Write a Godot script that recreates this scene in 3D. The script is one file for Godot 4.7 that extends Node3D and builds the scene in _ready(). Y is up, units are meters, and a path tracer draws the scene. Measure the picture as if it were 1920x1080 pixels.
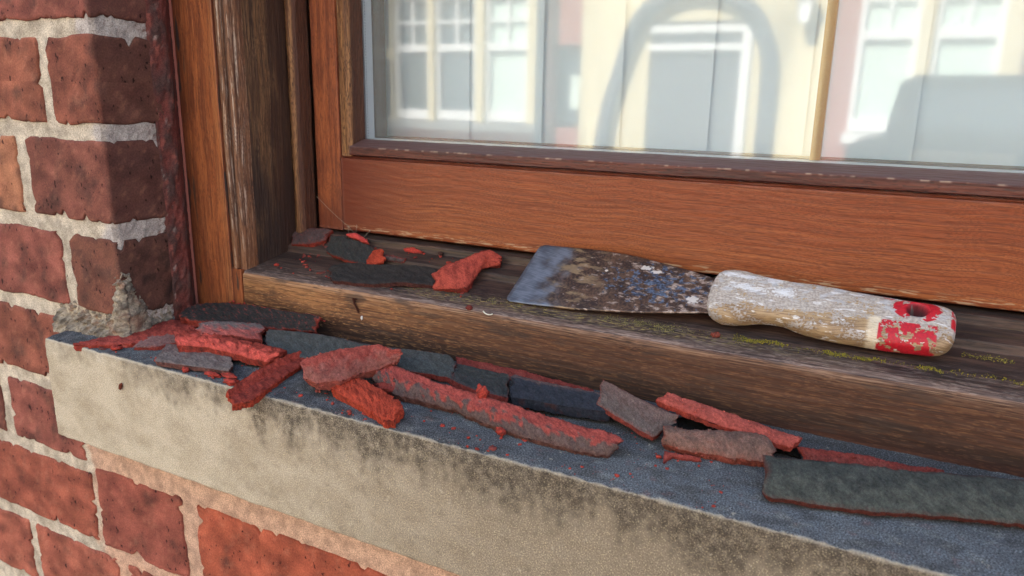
extends Node3D
# A weathered hardwood window on a stone sill in a brick wall, with scraped-out red putty and a paint scraper.
# Millimetres are written with V(); x runs along the wall, y up, z out of the wall towards the street (brick face at z = 0).

var sun: DirectionalLight3D
var noises := {}
var base_of := {}


func V(x: float, y: float, z: float) -> Vector3:
	return Vector3(x, y, z) * 0.001


func S(r: float, g: float, b: float) -> Color:   # an sRGB colour 0..255 as a linear vertex colour
	return Color(r / 255.0, g / 255.0, b / 255.0).srgb_to_linear()


func C(r: float, g: float, b: float) -> Color:
	return Color(r / 255.0, g / 255.0, b / 255.0)


func nz(key: int, octaves := 3) -> FastNoiseLite:
	var k := key * 10 + octaves
	if not noises.has(k):
		var n := FastNoiseLite.new()
		n.seed = key
		n.noise_type = FastNoiseLite.TYPE_SIMPLEX_SMOOTH
		n.frequency = 1.0
		n.fractal_type = FastNoiseLite.FRACTAL_FBM if octaves > 1 else FastNoiseLite.FRACTAL_NONE
		n.fractal_octaves = octaves
		noises[k] = n
	return noises[k]


func sst(a: float, b: float, x: float) -> float:
	return smoothstep(a, b, x)


# ---------------------------------------------------------------- scene graph helpers
func thing(called: String, label: String, category: String, at: Vector3, group := "") -> Node3D:
	var o := Node3D.new()
	o.name = called
	add_child(o, true)
	o.position = at
	base_of[o] = at
	mark(o, label, category, group)
	return o


func mark(o: Node3D, label: String, category: String, group := "", kind := "") -> void:
	if label: o.set_meta("label", label)
	if category: o.set_meta("category", category)
	if group: o.set_meta("group", group)
	if kind: o.set_meta("kind", kind)


func put(called: String, mesh: Mesh, mat: Material, parent: Node3D = null, at := Vector3.ZERO) -> MeshInstance3D:
	# mesh is written in world metres; at is where the node's own origin goes for top-level meshes (the mesh is then relative to it)
	var mi := MeshInstance3D.new()
	mi.name = called
	mi.mesh = mesh
	mi.material_override = mat
	if parent:
		parent.add_child(mi, true)
		var b: Vector3 = base_of.get(parent, Vector3.ZERO)
		mi.position = at - b
		base_of[mi] = at
	else:
		add_child(mi, true)
		mi.position = at
		base_of[mi] = at
	return mi


func struct(called: String, mesh: Mesh, mat: Material, at := Vector3.ZERO) -> MeshInstance3D:
	var mi := put(called, mesh, mat, null, at)
	mi.set_meta("kind", "structure")
	return mi


func bx(called: String, lo: Vector3, hi: Vector3, mat: Material, parent: Node3D = null) -> MeshInstance3D:
	var b := BoxMesh.new()
	b.size = hi - lo
	return put(called, b, mat, parent, (lo + hi) * 0.5)


# ---------------------------------------------------------------- textures (computed once, row by row on all cores)
func bake(w: int, h: int, u0: float, u1: float, v0: float, v1: float, fn: Callable) -> Array:
	var rows_c := []
	var rows_h := []
	rows_c.resize(h)
	rows_h.resize(h)
	var lock := Mutex.new()
	var job := func(y: int) -> void:
		var rc := PackedByteArray()
		rc.resize(w * 3)
		var rh := PackedByteArray()
		rh.resize(w)
		var v := v0 + (v1 - v0) * (y + 0.5) / h
		for x in w:
			var c: Color = fn.call(u0 + (u1 - u0) * (x + 0.5) / w, v)
			rc[x * 3] = clampi(int(c.r * 255.0), 0, 255)
			rc[x * 3 + 1] = clampi(int(c.g * 255.0), 0, 255)
			rc[x * 3 + 2] = clampi(int(c.b * 255.0), 0, 255)
			rh[x] = clampi(int(c.a * 255.0), 0, 255)
		lock.lock()
		rows_c[y] = rc
		rows_h[y] = rh
		lock.unlock()
	var id := WorkerThreadPool.add_group_task(job, h, -1, true)
	WorkerThreadPool.wait_for_group_task_completion(id)
	var bc := PackedByteArray()
	var bh := PackedByteArray()
	for y in h:
		bc.append_array(rows_c[y])
		bh.append_array(rows_h[y])
	return [ImageTexture.create_from_image(Image.create_from_data(w, h, false, Image.FORMAT_RGB8, bc)),
		ImageTexture.create_from_image(Image.create_from_data(w, h, false, Image.FORMAT_L8, bh))]


func surf(tex: Array, rough: float, relief_mm: float, vertex := false, spec := 0.5) -> StandardMaterial3D:
	var m := StandardMaterial3D.new()
	if tex.size() > 0:
		m.albedo_texture = tex[0]
		if relief_mm > 0.0:
			m.heightmap_enabled = true
			m.heightmap_texture = tex[1]
			m.heightmap_scale = relief_mm * 0.1
	m.roughness = rough
	m.metallic_specular = spec
	m.vertex_color_use_as_albedo = vertex
	return m


func tri(m: StandardMaterial3D, tile_mm: float) -> StandardMaterial3D:
	m.uv1_triplanar = true
	m.uv1_world_triplanar = true
	m.uv1_triplanar_sharpness = 4.0
	m.uv1_scale = Vector3.ONE * (1000.0 / tile_mm)
	return m


func flat(c: Color, rough := 0.8, metal := 0.0) -> StandardMaterial3D:
	var m := StandardMaterial3D.new()
	m.albedo_color = c
	m.roughness = rough
	m.metallic = metal
	return m


# ---------------------------------------------------------------- mesh helpers
class Sheet:
	var p := PackedVector3Array()
	var uv := PackedVector2Array()
	var col := PackedColorArray()
	var idx := PackedInt32Array()

	func add(pos: Vector3, t := Vector2.ZERO, c := Color.WHITE) -> int:
		p.append(pos)
		uv.append(t)
		col.append(c)
		return p.size() - 1

	func tri(a: int, b: int, c: int) -> void:
		idx.append(a)
		idx.append(b)
		idx.append(c)

	func quad(a: int, b: int, c: int, d: int) -> void:
		tri(a, b, c)
		tri(a, c, d)

	func grid(first: int, nu: int, nv: int, wrap := false) -> void:   # rows of nv points, nu rows
		for i in nu - 1:
			for j in (nv if wrap else nv - 1):
				var k := (j + 1) % nv
				quad(first + i * nv + j, first + (i + 1) * nv + j, first + (i + 1) * nv + k, first + i * nv + k)

	func turn() -> void:
		for i in range(0, idx.size(), 3):
			var k := idx[i + 1]
			idx[i + 1] = idx[i + 2]
			idx[i + 2] = k

	func crisp() -> ArrayMesh:   # normals shared only where an index is shared, so that doubled points keep an edge hard
		var nor := PackedVector3Array()
		nor.resize(p.size())
		for i in range(0, idx.size(), 3):
			var n := (p[idx[i + 2]] - p[idx[i]]).cross(p[idx[i + 1]] - p[idx[i]])
			nor[idx[i]] += n
			nor[idx[i + 1]] += n
			nor[idx[i + 2]] += n
		for i in nor.size(): nor[i] = nor[i].normalized() if nor[i].length_squared() > 0.0 else Vector3.UP
		var arr := []
		arr.resize(Mesh.ARRAY_MAX)
		arr[Mesh.ARRAY_VERTEX] = p
		arr[Mesh.ARRAY_NORMAL] = nor
		arr[Mesh.ARRAY_TEX_UV] = uv
		arr[Mesh.ARRAY_COLOR] = col
		arr[Mesh.ARRAY_INDEX] = idx
		var m := ArrayMesh.new()
		m.add_surface_from_arrays(Mesh.PRIMITIVE_TRIANGLES, arr)
		return m

	func mesh(smooth := true) -> ArrayMesh:
		var arr := []
		arr.resize(Mesh.ARRAY_MAX)
		arr[Mesh.ARRAY_VERTEX] = p
		arr[Mesh.ARRAY_TEX_UV] = uv
		arr[Mesh.ARRAY_COLOR] = col
		arr[Mesh.ARRAY_INDEX] = idx
		var st := SurfaceTool.new()
		st.create_from_arrays(arr)
		if not smooth:
			st.deindex()
			st.set_smooth_group(-1)
		st.generate_normals()
		return st.commit()


func rounded(pts: Array, radii: Array, step: float) -> PackedVector2Array:   # a polyline with its corners rounded, cut into steps
	var raw := PackedVector2Array()
	for i in pts.size():
		var q: Vector2 = pts[i]
		var r: float = radii[i]
		if i == 0 or i == pts.size() - 1 or r <= 0.0:
			raw.append(q)
			continue
		var a: Vector2 = (pts[i - 1] - q).normalized()
		var b: Vector2 = (pts[i + 1] - q).normalized()
		var half := acos(clampf(a.dot(b), -1, 1)) / 2.0
		var d := minf(r / tan(half), minf(q.distance_to(pts[i - 1]), q.distance_to(pts[i + 1])) * 0.49)
		for k in 6:
			var t := k / 5.0
			raw.append((q + a * d).lerp(q, t).lerp(q.lerp(q + b * d, t), t))
	var out := PackedVector2Array([raw[0]])
	for i in range(1, raw.size()):
		var n := maxi(1, int(ceil(raw[i].distance_to(raw[i - 1]) / step)))
		for k in n:
			out.append(raw[i - 1].lerp(raw[i], (k + 1.0) / n))
	return out


func steps(a: float, b: float, step: float, fine_a := -1e9, fine_b := 1e9, coarse := 40.0) -> PackedFloat32Array:
	var out := PackedFloat32Array([a])
	var x := a
	while x < b - 1e-4:
		x = minf(b, x + (step if x >= fine_a and x < fine_b else coarse))
		out.append(x)
	return out


func sweep(sh: Sheet, prof: PackedVector2Array, along: PackedFloat32Array, place: Callable, v_at: float, uvbox: Array, bump: Callable) -> void:
	# prof in mm (outward to the left of its run), place(u, q) -> mm position; v_at: arc length that counts as v = 0
	var n := prof.size()
	var nor := PackedVector2Array()
	var arc := PackedFloat32Array()
	var s := 0.0
	for i in n:
		var t := (prof[mini(i + 1, n - 1)] - prof[maxi(i - 1, 0)]).normalized()
		nor.append(Vector2(-t.y, t.x))
		if i > 0: s += prof[i].distance_to(prof[i - 1])
		arc.append(s)
	var first := sh.p.size()
	for u in along:
		for i in n:
			var v := arc[i] - v_at
			var q := prof[i] + nor[i] * float(bump.call(u, v))
			sh.add(place.call(u, q), Vector2(((u if u <= uvbox[1] else 2.0 * uvbox[1] - u) - uvbox[0]) / (uvbox[1] - uvbox[0]), (v - uvbox[2]) / (uvbox[3] - uvbox[2])), Color.WHITE)
	sh.grid(first, along.size(), n)


func cap(sh: Sheet, ring: PackedInt32Array) -> void:   # closes an end with a fan of its own points
	var mid := Vector3.ZERO
	for i in ring: mid += sh.p[i]
	var c := sh.add(mid / ring.size(), sh.uv[ring[0]], sh.col[ring[0]])
	var b := PackedInt32Array()
	for i in ring: b.append(sh.add(sh.p[i], sh.uv[i], sh.col[i]))
	for i in b.size(): sh.tri(c, b[i], b[(i + 1) % b.size()])


func arc_of(prof: PackedVector2Array, near: Vector2) -> float:   # arc length of the profile point nearest to a point
	var best := 1e9
	var s := 0.0
	var at := 0.0
	for i in prof.size():
		if i > 0: s += prof[i].distance_to(prof[i - 1])
		if prof[i].distance_to(near) < best:
			best = prof[i].distance_to(near)
			at = s
	return at


func lump(sh: Sheet, at: Vector3, r: Vector3, key: int, c: Color, c2: Color, n := 6, rough := 0.5) -> void:   # a rough crumb, mm
	var f := nz(key, 2)
	var first := sh.p.size()
	var off := Vector3(key * 1.37 + at.x, key * 0.71 + at.y, at.z)
	for i in n + 1:
		var th := PI * i / n
		for j in n * 2:
			var ph := TAU * j / (n * 2)
			var d := Vector3(sin(th) * cos(ph), cos(th), sin(th) * sin(ph))
			var k := 1.0 + rough * f.get_noise_3dv(d * 1.3 + off)
			sh.add((at + d * r * k) * 0.001, Vector2.ZERO, c.lerp(c2, clampf(0.5 + f.get_noise_3dv(d * 2.1 + off * 1.7) * 1.2, 0, 1)))
	sh.grid(first, n + 1, n * 2, true)


var mats := {}


func _ready() -> void:
	# ---- camera: a phone held close to the sill
	var cam := Camera3D.new()
	cam.name = "camera"
	add_child(cam)
	cam.transform = Transform3D(Basis(Vector3(0.88608, 0.01785, -0.46318), Vector3(-0.13045, 0.96848, -0.21223), Vector3(0.44479, 0.24847, 0.86048)).orthonormalized(), Vector3(0, 1.195, 0.361))
	cam.fov = 42.24
	cam.near = 0.02
	cam.far = 300.0
	var lens := CameraAttributesPhysical.new()
	lens.frustum_focal_length = 31.07
	lens.frustum_near = 0.02
	lens.frustum_far = 300.0
	lens.frustum_focus_distance = 0.5
	lens.exposure_aperture = 15.0
	cam.attributes = lens
	cam.fov = 42.24
	# ---- sky, sun, exposure
	var we := WorldEnvironment.new()
	we.name = "world"
	add_child(we)
	var e := Environment.new()
	we.environment = e
	e.background_mode = Environment.BG_SKY
	var sky := ProceduralSkyMaterial.new()
	sky.sky_top_color = Color(0.50, 0.60, 0.73)
	sky.sky_horizon_color = Color(0.90, 0.90, 0.88)
	sky.sky_curve = 0.18
	sky.ground_bottom_color = Color(0.3, 0.29, 0.28)
	sky.ground_horizon_color = Color(0.5, 0.5, 0.5)
	sky.sun_angle_max = 8.0
	e.sky = Sky.new()
	e.sky.sky_material = sky
	e.background_energy_multiplier = 1.0
	e.tonemap_mode = Environment.TONE_MAPPER_LINEAR
	e.tonemap_exposure = 3.7
	e.sdfgi_enabled = true
	e.ssao_enabled = true
	e.ssil_enabled = true
	sun = DirectionalLight3D.new()
	sun.name = "sun"
	add_child(sun)
	sun.light_energy = 1.6
	sun.light_color = Color(1.0, 0.965, 0.91)
	sun.light_angular_distance = 0.5
	sun.shadow_enabled = true
	sun.look_at_from_position(Vector3.ZERO, Vector3(0.36, -0.92, 0.95), Vector3.UP)
	for key in range(10, 152):   # the noises that the texture threads read
		for o in range(1, 5): nz(key, o)
	# ---- materials
	var m := mats
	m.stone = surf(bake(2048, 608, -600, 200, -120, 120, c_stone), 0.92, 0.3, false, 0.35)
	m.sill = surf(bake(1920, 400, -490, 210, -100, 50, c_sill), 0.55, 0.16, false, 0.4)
	m.rail = surf(bake(1920, 220, -480, 210, 68, 0, c_rail), 0.4, 0.04, false, 0.45)
	m.bead = surf(bake(1380, 84, -480, 210, -28, 14, c_bead), 0.5, 0.2, false, 0.45)
	m.board = surf(bake(768, 128, 1000, 1300, 0, 46, c_board), 0.55, 0.25, false, 0.4)
	m.moulding = surf(bake(768, 140, 1000, 1300, 0, 42, c_moulding), 0.7, 0.4, false, 0.4)
	m.jamb = surf(bake(768, 160, 1000, 1300, 0, 60, c_jamb), 0.65, 0.35, false, 0.35)
	m.stile = surf(bake(768, 148, 1000, 1300, 0, 56, c_stile), 0.5, 0.2, false, 0.45)
	m.trim = surf(bake(768, 106, 1000, 1300, 0, 40, c_trim), 0.6, 0.4, false, 0.4)
	m.brick = surf(bake(1024, 1024, 0, 400, 0, 400, c_brick), 0.9, 0.25, true, 0.35)
	m.mortar = surf(bake(640, 640, 0, 300, 0, 300, c_mortar), 0.95, 0.3, true, 0.3)
	m.putty = tri(surf(bake(400, 400, 0, 60, 0, 60, c_crumbly), 0.92, 0.1, true, 0.3), 44.0)
	m.blade = surf(bake(1024, 420, -150, 6, -31, 31, c_blade), 0.45, 0.1, false, 0.5)
	m.blade.metallic = 0.35
	m.handle = surf(bake(1160, 640, -3, 142, -40, 40, c_handle), 0.5, 0.2, false, 0.5)
	m.glass = flat(Color(0.92, 0.98, 0.97, 0.04), 0.036)
	m.glass.transparency = BaseMaterial3D.TRANSPARENCY_ALPHA
	m.spacer = flat(C(176, 186, 198), 0.4, 0.2)
	m.brass = flat(C(140, 112, 60), 0.4, 0.3)
	m.dark = flat(C(50, 54, 60))
	m.dark_wood = flat(C(74, 56, 46), 0.6)
	m.blind = flat(C(208, 230, 244), 0.9)
	m.room = flat(C(232, 232, 230), 0.9)
	m.far_brick = flat(C(172, 102, 86), 0.9)
	m.far_stone = flat(C(228, 214, 172), 0.9)
	m.far_stone2 = flat(C(150, 150, 148), 0.9)
	m.far_pale = flat(C(214, 210, 200), 0.9)
	m.far_grey = flat(C(84, 88, 98), 0.7)
	m.far_blue = flat(C(70, 84, 96), 0.3)
	m.far_dark = flat(C(62, 72, 74), 0.4)
	m.curtain = flat(C(226, 244, 236), 0.9)
	m.white = flat(C(244, 246, 246), 0.6)
	m.slate = flat(C(80, 82, 88), 0.8)
	m.asphalt = flat(C(74, 74, 76), 0.95)
	m.paving = flat(C(150, 146, 138), 0.95)
	m.kerb = flat(C(140, 138, 134), 0.95)
	m.van = flat(C(62, 66, 76), 0.35)
	m.tyre = flat(C(34, 34, 36), 0.9)
	# ---- large structure first, then the things on the sills, then the street behind
	build_wall(m)
	build_stone(m)
	build_window(m)
	build_room(m)
	build_scraper(m)
	build_strips()
	build_small()
	build_dust()
	build_street(m)


# ---------------------------------------------------------------- what the surfaces are made of
func c_stone(u: float, v: float) -> Color:   # v < 0 the top, v > 0 down the front, mm
	var g := nz(11, 4)
	var fine := g.get_noise_2d(u * 0.9, v * 0.9)
	var grit := nz(12, 1).get_noise_2d(u * 1.05, v * 1.05)
	var mid := g.get_noise_2d(u * 0.09 + 40.0, v * 0.09)
	var big := g.get_noise_2d(u * 0.018, v * 0.03 + 9.0)
	var h := 0.5 + fine * 0.35 + grit * 0.12
	var edge := sst(1.7 + mid * 2.4, 0.2, absf(v - 0.3))
	if v > 0.0:
		var c := C(190, 178, 157).lerp(C(168, 155, 134), clampf(0.35 + mid * 0.35 + big * 1.1, 0, 1))
		c = c.lerp(C(122, 109, 92), sst(-480, -80, u) * 0.75)
		c = c * (1.0 + fine * 0.22 + grit * 0.17)
		var right := sst(-530.0, -330.0, u)
		var reach := lerpf(7.0, 22.0, right) + 20.0 * nz(14, 3).get_noise_2d(u * 0.03, 3.0) + 9.0 * nz(14, 4).get_noise_2d(u * 0.12, v * 0.06) + 8.0 * mid
		var dirt := sst(reach + 16.0, reach - 18.0, v) * (0.38 + 0.46 * right)
		dirt *= clampf(0.66 + 0.8 * nz(15, 4).get_noise_2d(u * 0.12, v * 0.12) + fine * 1.5 + grit * 0.5, 0.0, 1.0)
		dirt = maxf(dirt, sst(0.2, 0.7, nz(16, 4).get_noise_2d(u * 0.08, v * 0.09) + fine * 0.5) * 0.16 * right)
		c = c.lerp(C(58, 51, 44) * (1.0 + grit * 0.25), clampf(dirt, 0, 0.9))
		c = c.lerp(C(196, 186, 166), edge * 0.45)
		if grit > 0.62: c = c.lerp(C(222, 206, 160), 0.5)
		c.a = h
		return c
	var t := C(86, 88, 90).lerp(C(60, 61, 64), clampf(0.45 + mid * 1.1 + big * 0.8, 0, 1))
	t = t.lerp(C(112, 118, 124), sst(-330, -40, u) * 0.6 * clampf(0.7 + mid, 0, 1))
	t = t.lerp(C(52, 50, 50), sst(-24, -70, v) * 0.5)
	t = t.lerp(C(58, 56, 54), sst(0.0, 0.45, nz(18, 4).get_noise_2d(u * 0.03, v * 0.06)) * 0.4)
	t = t.lerp(C(126, 128, 124), sst(0.2, 0.6, nz(19, 4).get_noise_2d(u * 0.045, v * 0.07)) * 0.45)
	t = t * (1.0 + fine * 0.65 + grit * 0.34)
	var dust := nz(17, 3).get_noise_2d(u * 0.06, v * 0.08) + sst(-60, -20, v) * 0.1
	t = t.lerp(C(134, 74, 66), sst(0.4, 0.8, dust) * (0.08 + 0.4 * sst(0.1, 0.5, grit)))
	t = t.lerp(C(176, 166, 146), edge * 0.7)
	if grit > 0.66: t = t.lerp(C(150, 152, 156), 0.5)
	t.a = h
	return t


func grain(u: float, v: float, key: int) -> Vector3:   # along, across (mm): x = soft bands, y = fine lines, z = pores
	var n := nz(key, 3)
	var wob := nz(key + 1, 2).get_noise_2d(u * 0.010, v * 0.02) * 2.0
	var band := n.get_noise_2d(u * 0.006, (v + wob) * 0.16)
	var line := n.get_noise_2d(u * 0.013 + 70.0, (v + wob) * 0.95)
	var pore := nz(key + 2, 2).get_noise_2d(u * 0.06, (v + wob) * 2.3)
	return Vector3(band, line, pore)


func c_sill(u: float, v: float) -> Color:   # the timber sill: v < 0 the weathered top, v > 0 its front
	var g := grain(u, v * 1.8, 21)
	var blotch := nz(25, 3).get_noise_2d(u * 0.014, v * 0.05)
	var h := 0.5 + g.y * 0.35 + g.z * 0.3
	var left := sst(-150.0, -440.0, u)
	if v > 0.0:
		var c := C(78, 51, 38).lerp(C(48, 34, 28), sst(16, 38, v + blotch * 12.0))  # darker towards the foot, contact shade put into the colour
		c = c.lerp(C(164, 116, 74), left * sst(34, 6, v + blotch * 10.0) * 0.85)
		c = c.lerp(C(108, 70, 47), sst(0.05, 0.5, g.x + blotch * 0.6) * 0.45)
		c = c.lerp(C(182, 136, 90), sst(0.22, 0.5, g.z + g.y * 0.35) * (0.28 + 0.5 * left))
		c = c.lerp(C(46, 33, 29), sst(0.1, 0.45, -g.y) * 0.65)
		c = c.lerp(C(164, 136, 114), sst(11, 0, v) * clampf(0.45 + g.y * 1.5, 0, 1) * 0.7)
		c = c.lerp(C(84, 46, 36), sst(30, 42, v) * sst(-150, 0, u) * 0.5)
		c = c.lerp(C(58, 46, 42), sst(0.25, 0.5, blotch) * 0.5)
		c.a = h
		return c
	var t := C(84, 66, 58).lerp(C(48, 40, 39), clampf(0.5 + g.x * 1.2 + blotch, 0, 1))
	t = t.lerp(C(170, 156, 146), sst(0.08, 0.42, g.z + g.y * 0.5) * 0.65 * sst(-46, -2, v))
	t = t.lerp(C(150, 128, 118), sst(-12, 0, v) * clampf(0.55 + g.y, 0, 1) * 0.75)
	t = t.lerp(C(30, 25, 26), sst(0.18, 0.5, -g.y) * 0.65)
	t = t.lerp(C(112, 88, 60), sst(0.2, 0.55, g.x) * sst(-40, -56, v) * 0.5)
	var gold := sst(0.1, 0.4, nz(26, 3).get_noise_2d(u * 0.12, v * 0.5)) * sst(-27, -14, v) * sst(-3, -11, v)
	gold *= sst(-345, -300, u) * sst(10, -130, u)
	t = t.lerp(C(178, 164, 96), gold * 0.7)
	t.a = h
	return t


func c_rail(u: float, v: float) -> Color:   # bottom rail: v = 0 its lower edge, rising
	var w := v - u * 0.012 + nz(31, 2).get_noise_2d(u * 0.008, 2.0) * 4.0
	var curl := sst(-330, -460, u)
	w += curl * curl * 9.0 * sin(v * 0.05)
	var g := grain(u * 0.8, w * 1.7, 32)
	var fine := nz(36, 2).get_noise_2d(u * 0.05, w * 3.4)
	var c := C(142, 74, 43).lerp(C(150, 86, 49), sst(10, 62, v))
	c = c.lerp(C(140, 70, 42), clampf(0.4 - g.x * 1.2, 0, 1) * 0.45)
	c = c.lerp(C(176, 104, 60), sst(0.1, 0.5, g.x) * 0.3)
	var ring := nz(37, 1).get_noise_2d(u * 0.003, w * 0.9)
	c = c.lerp(C(104, 52, 33), sst(0.3, 0.6, ring) * 0.5)
	c = c.lerp(C(92, 46, 29), sst(0.14, 0.36, g.y) * 0.55)
	c = c.lerp(C(88, 44, 30), sst(0.24, 0.5, g.z) * 0.4)
	c = c * (1.0 + fine * 0.10)
	c = c.lerp(C(96, 42, 32), curl * 0.7)
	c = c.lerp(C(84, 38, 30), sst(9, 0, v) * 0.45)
	c = c.lerp(C(186, 160, 130), sst(61, 65, v) * sst(0.1, 0.35, nz(38, 3).get_noise_2d(u * 0.05, v * 0.5)) * 0.8)
	c.a = 0.5 - g.y * 0.3 - g.z * 0.35 + fine * 0.15
	return c


func c_bead(u: float, v: float) -> Color:   # glazing bead under the glass: v < 0 its top, v > 0 its front
	var g := grain(u, v, 41)
	var c := C(98, 52, 42).lerp(C(74, 40, 36), clampf(0.5 + g.x * 1.4, 0, 1))
	c = c.lerp(C(124, 72, 50), sst(0.15, 0.5, g.y) * 0.5)
	c = c.lerp(C(44, 27, 25), sst(0.2, 0.5, g.z) * 0.6)
	if v < 0.0: c = c.lerp(C(98, 80, 82), 0.75)
	c = c.lerp(C(176, 158, 140), sst(1.2, 0.2, absf(v)) * sst(0.05, 0.4, nz(44, 2).get_noise_2d(u * 0.09, 0.0)) * 0.7)
	c.a = 0.5 + g.y * 0.3 - g.z * 0.3
	return c


func c_board(u: float, v: float) -> Color:   # flat of the frame: u up, v across from its left edge
	var g := grain(u, v, 51)
	var b := nz(55, 3).get_noise_2d(u * 0.02, v * 0.05)
	var c := C(166, 96, 56).lerp(C(124, 68, 43), clampf(0.45 + g.x * 1.1 + b * 0.7, 0, 1))
	c = c.lerp(C(192, 126, 78), sst(0.1, 0.5, g.y + b * 0.4) * 0.5)
	c = c.lerp(C(72, 44, 34), sst(0.2, 0.5, g.z) * 0.5)
	c = c.lerp(C(92, 50, 36), sst(9, 1, v) * 0.6)
	c = c.lerp(C(60, 54, 52), sst(0.18, 0.4, nz(56, 3).get_noise_2d(u * 0.018, v * 0.16)) * sst(13, 6, v) * 0.9)
	c = c.lerp(C(186, 132, 84), sst(35, 44, v) * clampf(0.4 + g.y, 0, 1) * 0.6)
	c.a = 0.5 + g.y * 0.3 - g.z * 0.25
	return c


func c_moulding(u: float, v: float) -> Color:   # weathered moulding on the inner edge of the frame, v across
	var g := grain(u, v, 61)
	var b := nz(65, 3).get_noise_2d(u * 0.03, v * 0.1)
	var c := C(132, 92, 66).lerp(C(90, 58, 42), clampf(0.45 + g.x * 1.2 + b, 0, 1))
	c = c.lerp(C(184, 156, 132), sst(0.1, 0.45, g.y + b * 0.5) * 0.5)
	var ridge := maxf(maxf(sst(1.6, 0.3, absf(v - 10.6)), sst(1.3, 0.3, absf(v - 14.2))), maxf(sst(1.3, 0.3, absf(v - 24.4)), sst(1.6, 0.3, absf(v - 29.4))))
	c = c.lerp(C(208, 190, 172), ridge * sst(-0.25, 0.3, g.y + b) * 0.7)
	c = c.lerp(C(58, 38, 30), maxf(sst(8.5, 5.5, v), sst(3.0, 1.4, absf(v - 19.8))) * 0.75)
	c = c.lerp(C(58, 40, 33), sst(0.15, 0.45, g.z) * 0.6)
	c = c.lerp(C(128, 82, 52), sst(1090, 1050, u) * 0.5)
	c.a = 0.5 + g.y * 0.4 - g.z * 0.4
	return c


func c_jamb(u: float, v: float) -> Color:   # the dark reveal of the frame, v going inwards
	var g := grain(u, v, 71)
	var b := nz(75, 3).get_noise_2d(u * 0.012, v * 0.04)
	var c := C(114, 84, 58).lerp(C(72, 53, 42), clampf(0.5 + g.x * 1.2, 0, 1))
	c = c.lerp(C(158, 124, 90), sst(0.1, 0.45, g.y) * 0.6)
	c = c.lerp(C(48, 35, 30), sst(0.15, 0.5, g.z) * 0.6)
	var foot_dark := sst(1160, 1070, u + b * 90.0)
	c = c.lerp(C(50, 41, 40), foot_dark * 0.75)  # darker towards the foot of the jamb
	c = c.lerp(C(58, 40, 34), sst(26, 38, v + b * 14.0) * 0.7)
	c.a = 0.5 + g.y * 0.35 - g.z * 0.3
	return c


func c_stile(u: float, v: float) -> Color:   # the orange stile of the sash, v across
	var g := grain(u, v, 81)
	var b := nz(85, 3).get_noise_2d(u * 0.018, v * 0.05)
	var c := C(154, 86, 52).lerp(C(120, 64, 42), clampf(0.45 + g.x * 1.2 + b * 0.8, 0, 1))
	c = c.lerp(C(180, 108, 66), sst(0.1, 0.5, g.y) * 0.5)
	c = c.lerp(C(66, 34, 26), sst(0.18, 0.5, g.z) * 0.5)
	c = c.lerp(C(92, 44, 33), sst(1110, 1080, u) * 0.5)
	c.a = 0.5 + g.y * 0.3 - g.z * 0.3
	return c


func c_trim(u: float, v: float) -> Color:   # brown weathered beads, v across
	var g := grain(u, v, 91)
	var c := C(150, 108, 72).lerp(C(104, 70, 48), clampf(0.5 + g.x * 1.4, 0, 1))
	c = c.lerp(C(186, 146, 98), sst(0.1, 0.45, g.y) * 0.6)
	c = c.lerp(C(72, 42, 32), (sst(12.5, 10.5, v) + sst(24.5, 27.0, v)) * 0.8)  # sides darkened, front left bright: a highlight painted into the colour
	c = c.lerp(C(52, 34, 28), sst(0.12, 0.45, g.z) * 0.7)
	c.a = 0.5 + g.y * 0.4 - g.z * 0.35
	return c


func c_brick(u: float, v: float) -> Color:   # fired clay, about white so that each brick brings its own tone
	var a := nz(101, 4)
	var fine := a.get_noise_2d(u * 0.5, v * 0.5)
	var mid := a.get_noise_2d(u * 0.03, v * 0.04)
	var hole := nz(103, 2).get_noise_2d(u * 0.16, v * 0.09)
	var c := C(206, 202, 200).lerp(C(160, 152, 154), clampf(0.4 + mid * 0.9, 0, 1))
	c = c * (1.0 + fine * 0.17)
	var pit := sst(0.64, 0.74, hole + fine * 0.25 + mid * 0.3)
	c = c.lerp(C(66, 54, 56), pit * 0.85)
	if nz(104, 1).get_noise_2d(u * 0.55, v * 0.55) > 0.80: c = c.lerp(C(255, 240, 225), 0.6)
	c.a = 0.6 + fine * 0.2 - pit * 0.45
	return c


func c_mortar(u: float, v: float) -> Color:
	var a := nz(111, 4)
	var fine := a.get_noise_2d(u * 0.7, v * 0.7)
	var mid := a.get_noise_2d(u * 0.07, v * 0.07)
	var c := C(216, 212, 206).lerp(C(176, 172, 168), clampf(0.35 + mid, 0, 1))
	c = c * (1.0 + fine * 0.30)
	if nz(112, 1).get_noise_2d(u * 0.8, v * 0.8) > 0.74: c = c.lerp(C(110, 104, 100), 0.7)
	c.a = 0.55 + fine * 0.5
	return c


func c_crumbly(u: float, v: float) -> Color:   # surface of old putty: pimples and pores
	var a := nz(121, 3)
	var f := a.get_noise_2d(u * 1.1, v * 1.1)
	var p := nz(122, 1).get_noise_2d(u * 2.4, v * 2.4)
	var s := nz(123, 2).get_noise_2d(u * 0.35, v * 0.35)
	var c := C(214, 214, 214) * (1.0 + f * 0.30 + s * 0.14)
	if p > 0.62: c = c.lerp(C(255, 246, 238), 0.45)
	c.a = 0.5 + f * 0.45 + p * 0.2
	return c


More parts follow.
